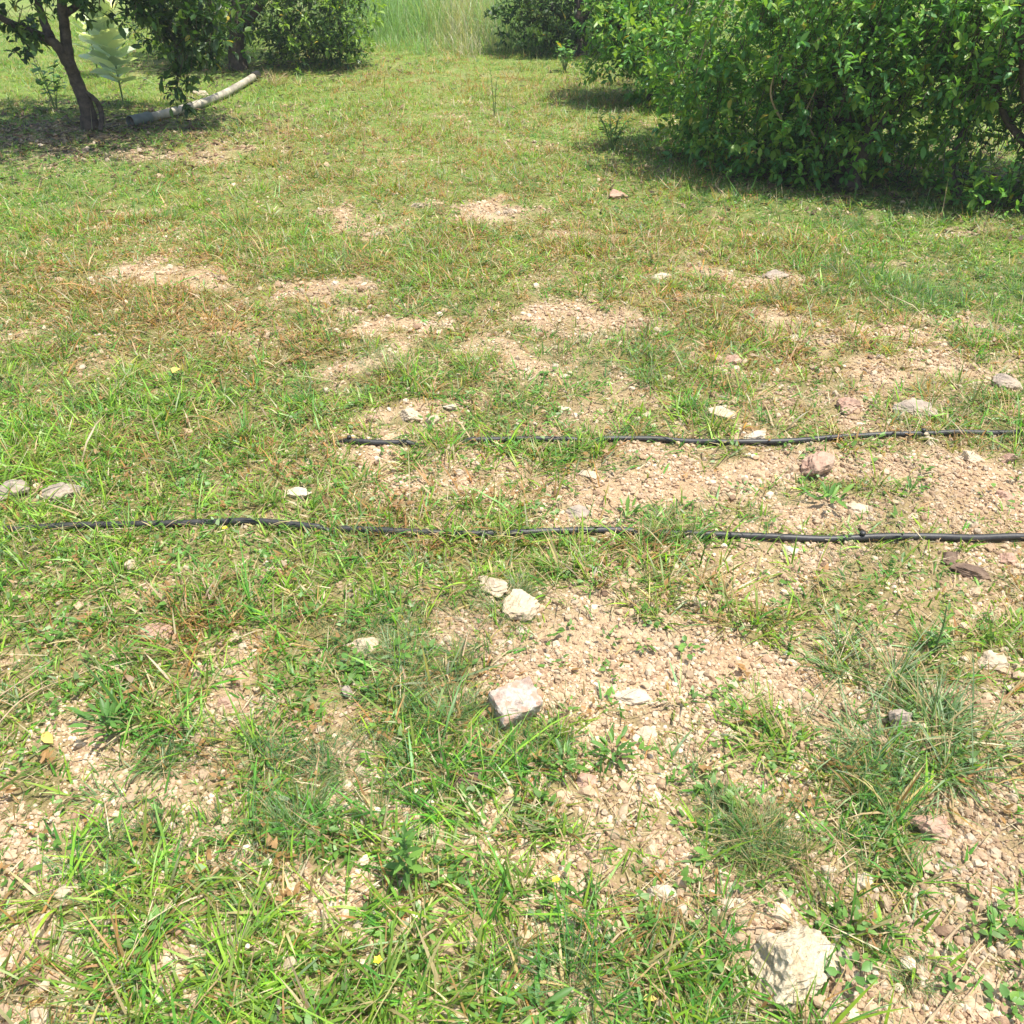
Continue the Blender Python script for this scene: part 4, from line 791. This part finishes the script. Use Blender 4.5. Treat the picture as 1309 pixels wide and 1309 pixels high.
for a in [(1185, 965, 190, 120, 420, .0034, BG, 'biggest tuft, coarse bluish grass with long arching blades at the right', .7),
 (1110, 850, 110, 90, 170, .003, BG, 'coarse bluish tuft just above and left of the biggest tuft', .6), (985, 1095, 120, 90, 520, .0012, OG, 'fine dense olive tuft left of the small cream stone, lower right', .5),
 (945, 1045, 110, 60, 420, .0013, BG, 'fine bluish green tuft above the dense olive one', .6), (460, 975, 120, 60, 520, .0012, BG, 'low fine bluish tuft in the left half below the cream lump', .5),
 (375, 1050, 70, 80, 330, .0012, BG, 'upright fine bluish tuft at lower left of centre', .35), (570, 905, 90, 60, 380, .0012, BG, 'fine tuft just left of the square block', .5),
 (640, 1065, 120, 90, 90, .0045, GG, 'coarse bright tuft with wide blades below the small brown stone', .75), (660, 1140, 60, 90, 60, .004, GG, 'upright coarse green tuft near the bottom middle', .35),
 (965, 905, 110, 50, 110, .003, GG, 'bright green spreading tuft in the middle right', .8), (1130, 1130, 90, 50, 80, .003, YG, 'yellow green tuft spreading beside the small cream stone', .8),
 (860, 690, 60, 60, 120, .0025, OG, 'olive tuft growing up against the lower hose', .4), (720, 720, 70, 50, 120, .0035, GG, 'bright tuft under the lower hose right of the stone pair', .7),
 (640, 780, 90, 60, 360, .0013, BG, 'fine green tuft in front of the stone pair', .5), (510, 840, 110, 50, 380, .0013, BG, 'dark fine tuft right of the cream lump of stone', .5),
 (480, 1290, 60, 190, 26, .005, GG, 'tall green grass stems rising at the bottom, left of centre', .15), (545, 1290, 90, 110, 60, .006, GG, 'wide bladed grass clump at the bottom edge', .5),
 (160, 480, 70, 60, 90, .004, YG, 'yellow green tuft with a yellow blade on the left', .6), (60, 860, 110, 40, 60, .005, BG, 'pale flattened tuft at the left edge', 1.1),
 (610, 465, 60, 60, 130, .002, GG, 'upright green tuft on the bare patch above the upper hose', .35), (480, 470, 80, 50, 200, .0015, BG, 'fine green tuft left of the bare patch', .4),
 (820, 470, 130, 50, 260, .003, BG, 'wide dark tuft patch before the thin flat slab', .7), (630, 695, 90, 50, 90, .004, GG, 'spreading green tuft growing over the lower hose', .9),
 (1180, 1250, 80, 60, 200, .0012, BG, 'small fine bluish tuft in the bare lower right corner', .5), (400, 655, 70, 60, 70, .005, GG, 'wide bladed tuft in front of the bright white stone', .6),
 (170, 1000, 100, 60, 160, .003, BG, 'broad bluish green tuft at lower left', .7), (205, 965, 70, 40, 320, .0012, BG, 'grey green fine tuft beside the broad one at lower left', .5),
 (300, 1230, 60, 100, 50, .005, GG, 'coarse green tuft near the bottom left', .5), (60, 1290, 140, 70, 120, .004, GG, 'bright tuft in the bottom left corner', .6),
 (330, 640, 60, 50, 60, .004, GG, 'green tuft standing over the lower hose, left part', .5), (1270, 500, 80, 30, 200, .002, OG, 'olive tuft by the greyish stone at the right edge', .6),
 (325, 200, 130, 45, 200, .0045, [(.40, .32, .17), (.36, .26, .13), (.3, .3, .1)], 'dry tan weed clump right of the tree shadow', .6), (350, 110, 40, 36, 90, .005, [(.33, .24, .12), (.3, .2, .1)], 'dry reddish clump at the far end of the pipe', .5),
 (1270, 300, 36, 50, 60, .004, [(.3, .28, .18), (.22, .24, .12)], 'pale dry tuft under the rightmost citrus tree', .4)]:
    tuft(*a)

# twigs, dry leaves, a flower
def twig(pts, r, label, m=M_twig, lift=.012, name='dry_twig'):
    P = [at(a, b) for a, b in pts]; o = P[0].copy(); 
    for i, p in enumerate(P): p.z += lift * (1 + .6 * math.sin(i * 1.7))
    t = tube(name, [p - o for p in P], [r * (1 - .6 * i / (len(P) - 1)) for i in range(len(P))], m, None, 6, True, 5); t.location = o; t['label'] = label; t['category'] = 'twig'
twig([(1185, 1310), (1205, 1285), (1228, 1245), (1250, 1210), (1280, 1185), (1300, 1165)], .0024, 'long thin dry twig slanting over the bare lower right corner')
twig([(1235, 1190), (1250, 1183), (1275, 1180)], .003, 'short thick dry twig by the narrow greyish stone')
twig([(1205, 1210), (1225, 1190), (1240, 1184)], .0032, 'short forked bit of dry wood beside the long thin twig')
twig([(0, 935), (30, 910), (60, 885), (95, 868)], .0022, 'bleached dry stalk slanting at the left edge, lower one', lift=.02)
twig([(0, 900), (30, 885), (70, 850)], .002, 'bleached dry stalk slanting at the left edge, upper one', lift=.02)
twig([(500, 1225), (520, 1200), (545, 1172)], .0024, 'dry stalk slanting beside the wide bladed clump')
twig([(535, 1210), (560, 1195), (580, 1212)], .0028, 'bent dry stalk near the bottom centre')
twig([(775, 1218), (790, 1202), (805, 1190)], .003, 'short grey stick near the bottom, right of centre')
twig([(355, 1309), (360, 1280), (372, 1262)], .0035, 'brown curved stick at the bottom edge, left of centre', M_bark)
twig([(1010, 1290), (1030, 1250 + 30), (1060, 1300)], .002, 'dry bent stem under the largest stone')
twig([(592, 850), (598, 832), (600, 815)], .002, 'upright yellow straw between the cream lump and the block', M_twig, .03)
twig([(100, 868), (150, 850), (200, 842)], .0015, 'thin dry stalk lying across gravel on the left')
def dry_leaf(px, py, s, m, label, a=0., nm='dry_leaf', z=.012):
    me = mesh_from(nm, _V * np.array([1, 1.2, 1.6]), tris=_T); smooth(me); p = at(px, py); k = depth(p.y) / F
    o = link(nm, me, m, loc=p + Vector((0, 0, z)), label=label, category='leaf'); o.scale = (s * k,) * 3; o.rotation_euler = (random.uniform(-.4, .4), random.uniform(-.3, .2), a)
dry_leaf(135, 1290, 34, M_brownleaf, 'long brown dead leaf at the bottom left', 1.3); dry_leaf(20, 1265, 28, M_brownleaf, 'brown dead leaf at the bottom left edge', .3)
dry_leaf(55, 1245, 28, M_brownleaf, 'rusty dead leaf above the bottom left corner', 2.2); dry_leaf(224, 492, 24, M_yleaf, 'single yellow leaf standing in the left grass', 1.4, z=.05)
dry_leaf(182, 652, 26, M_brownleaf, 'orange dead leaf above the lower hose on the left', 1.2); dry_leaf(70, 955, 26, M_yleaf, 'pale yellow dead leaf at the left below the stalks', 2.5)
dry_leaf(210, 945, 28, M_brownleaf, 'tan dead leaf left of the fine bluish tuft', .6); dry_leaf(820, 1282, 20, M_yleaf, 'yellowed leaf at the bottom, right of centre', .1)
dry_leaf(290, 1225, 26, M_yleaf, 'yellow leaf near the bottom left tuft', .4)
def flower(px, py, label):
    p = at(px, py + 10); root = empty('yellow_flower', p, label=label, category='flower'); stem(root, [Vector((0, 0, -.005)), Vector((.002, .003, .02)), Vector((0, .006, .04))], .0012, .001)
    for k in range(5):
        a = 1.2566 * k; o = place_leaf(PET, (0, .006, .04), (math.cos(a), math.sin(a), .5), .009, 0, root, 'petal')
PET = mesh_from('petal', _V * np.array([1, 1.6, 1]), tris=_T); PET.materials.append(M_yel)
flower(290, 681, 'tiny yellow flower just below the lower hose on the left'); flower(485, 1238, 'tiny yellow flower low in the grass at the bottom, left of centre'); flower(710, 1135, 'tiny yellow flower beside the upright coarse tuft')

carpet()
# ------------------------------------------------------------------ slight milky summer haze over the orchard
def haze():
    V = [(x, y, z) for x in (-14, 14) for y in (-4, 40) for z in (-1.5, 5.5)]
    Q = [(0, 1, 3, 2), (4, 6, 7, 5), (0, 4, 5, 1), (2, 3, 7, 6), (0, 2, 6, 4), (1, 5, 7, 3)]
    me = mesh_from('haze', V, quads=Q); t = NT('haze_air'); t.t.nodes.remove(t.b)
    pv = t.n('ShaderNodeVolumePrincipled', {'Color': (.93, .96, 1.), 'Density': HAZE}); t.put(t.out.inputs['Volume'], pv.outputs[0])
    link('haze', me, t.m, kind='stuff')
HAZE = .0018
haze()
tot = 0
for me in bpy.data.meshes: me.calc_loop_triangles(); tot += len(me.loop_triangles) * max(1, 1 if me.users < 2 else me.users)
print('TOTAL TRIS', tot, 'objects', len(bpy.data.objects))
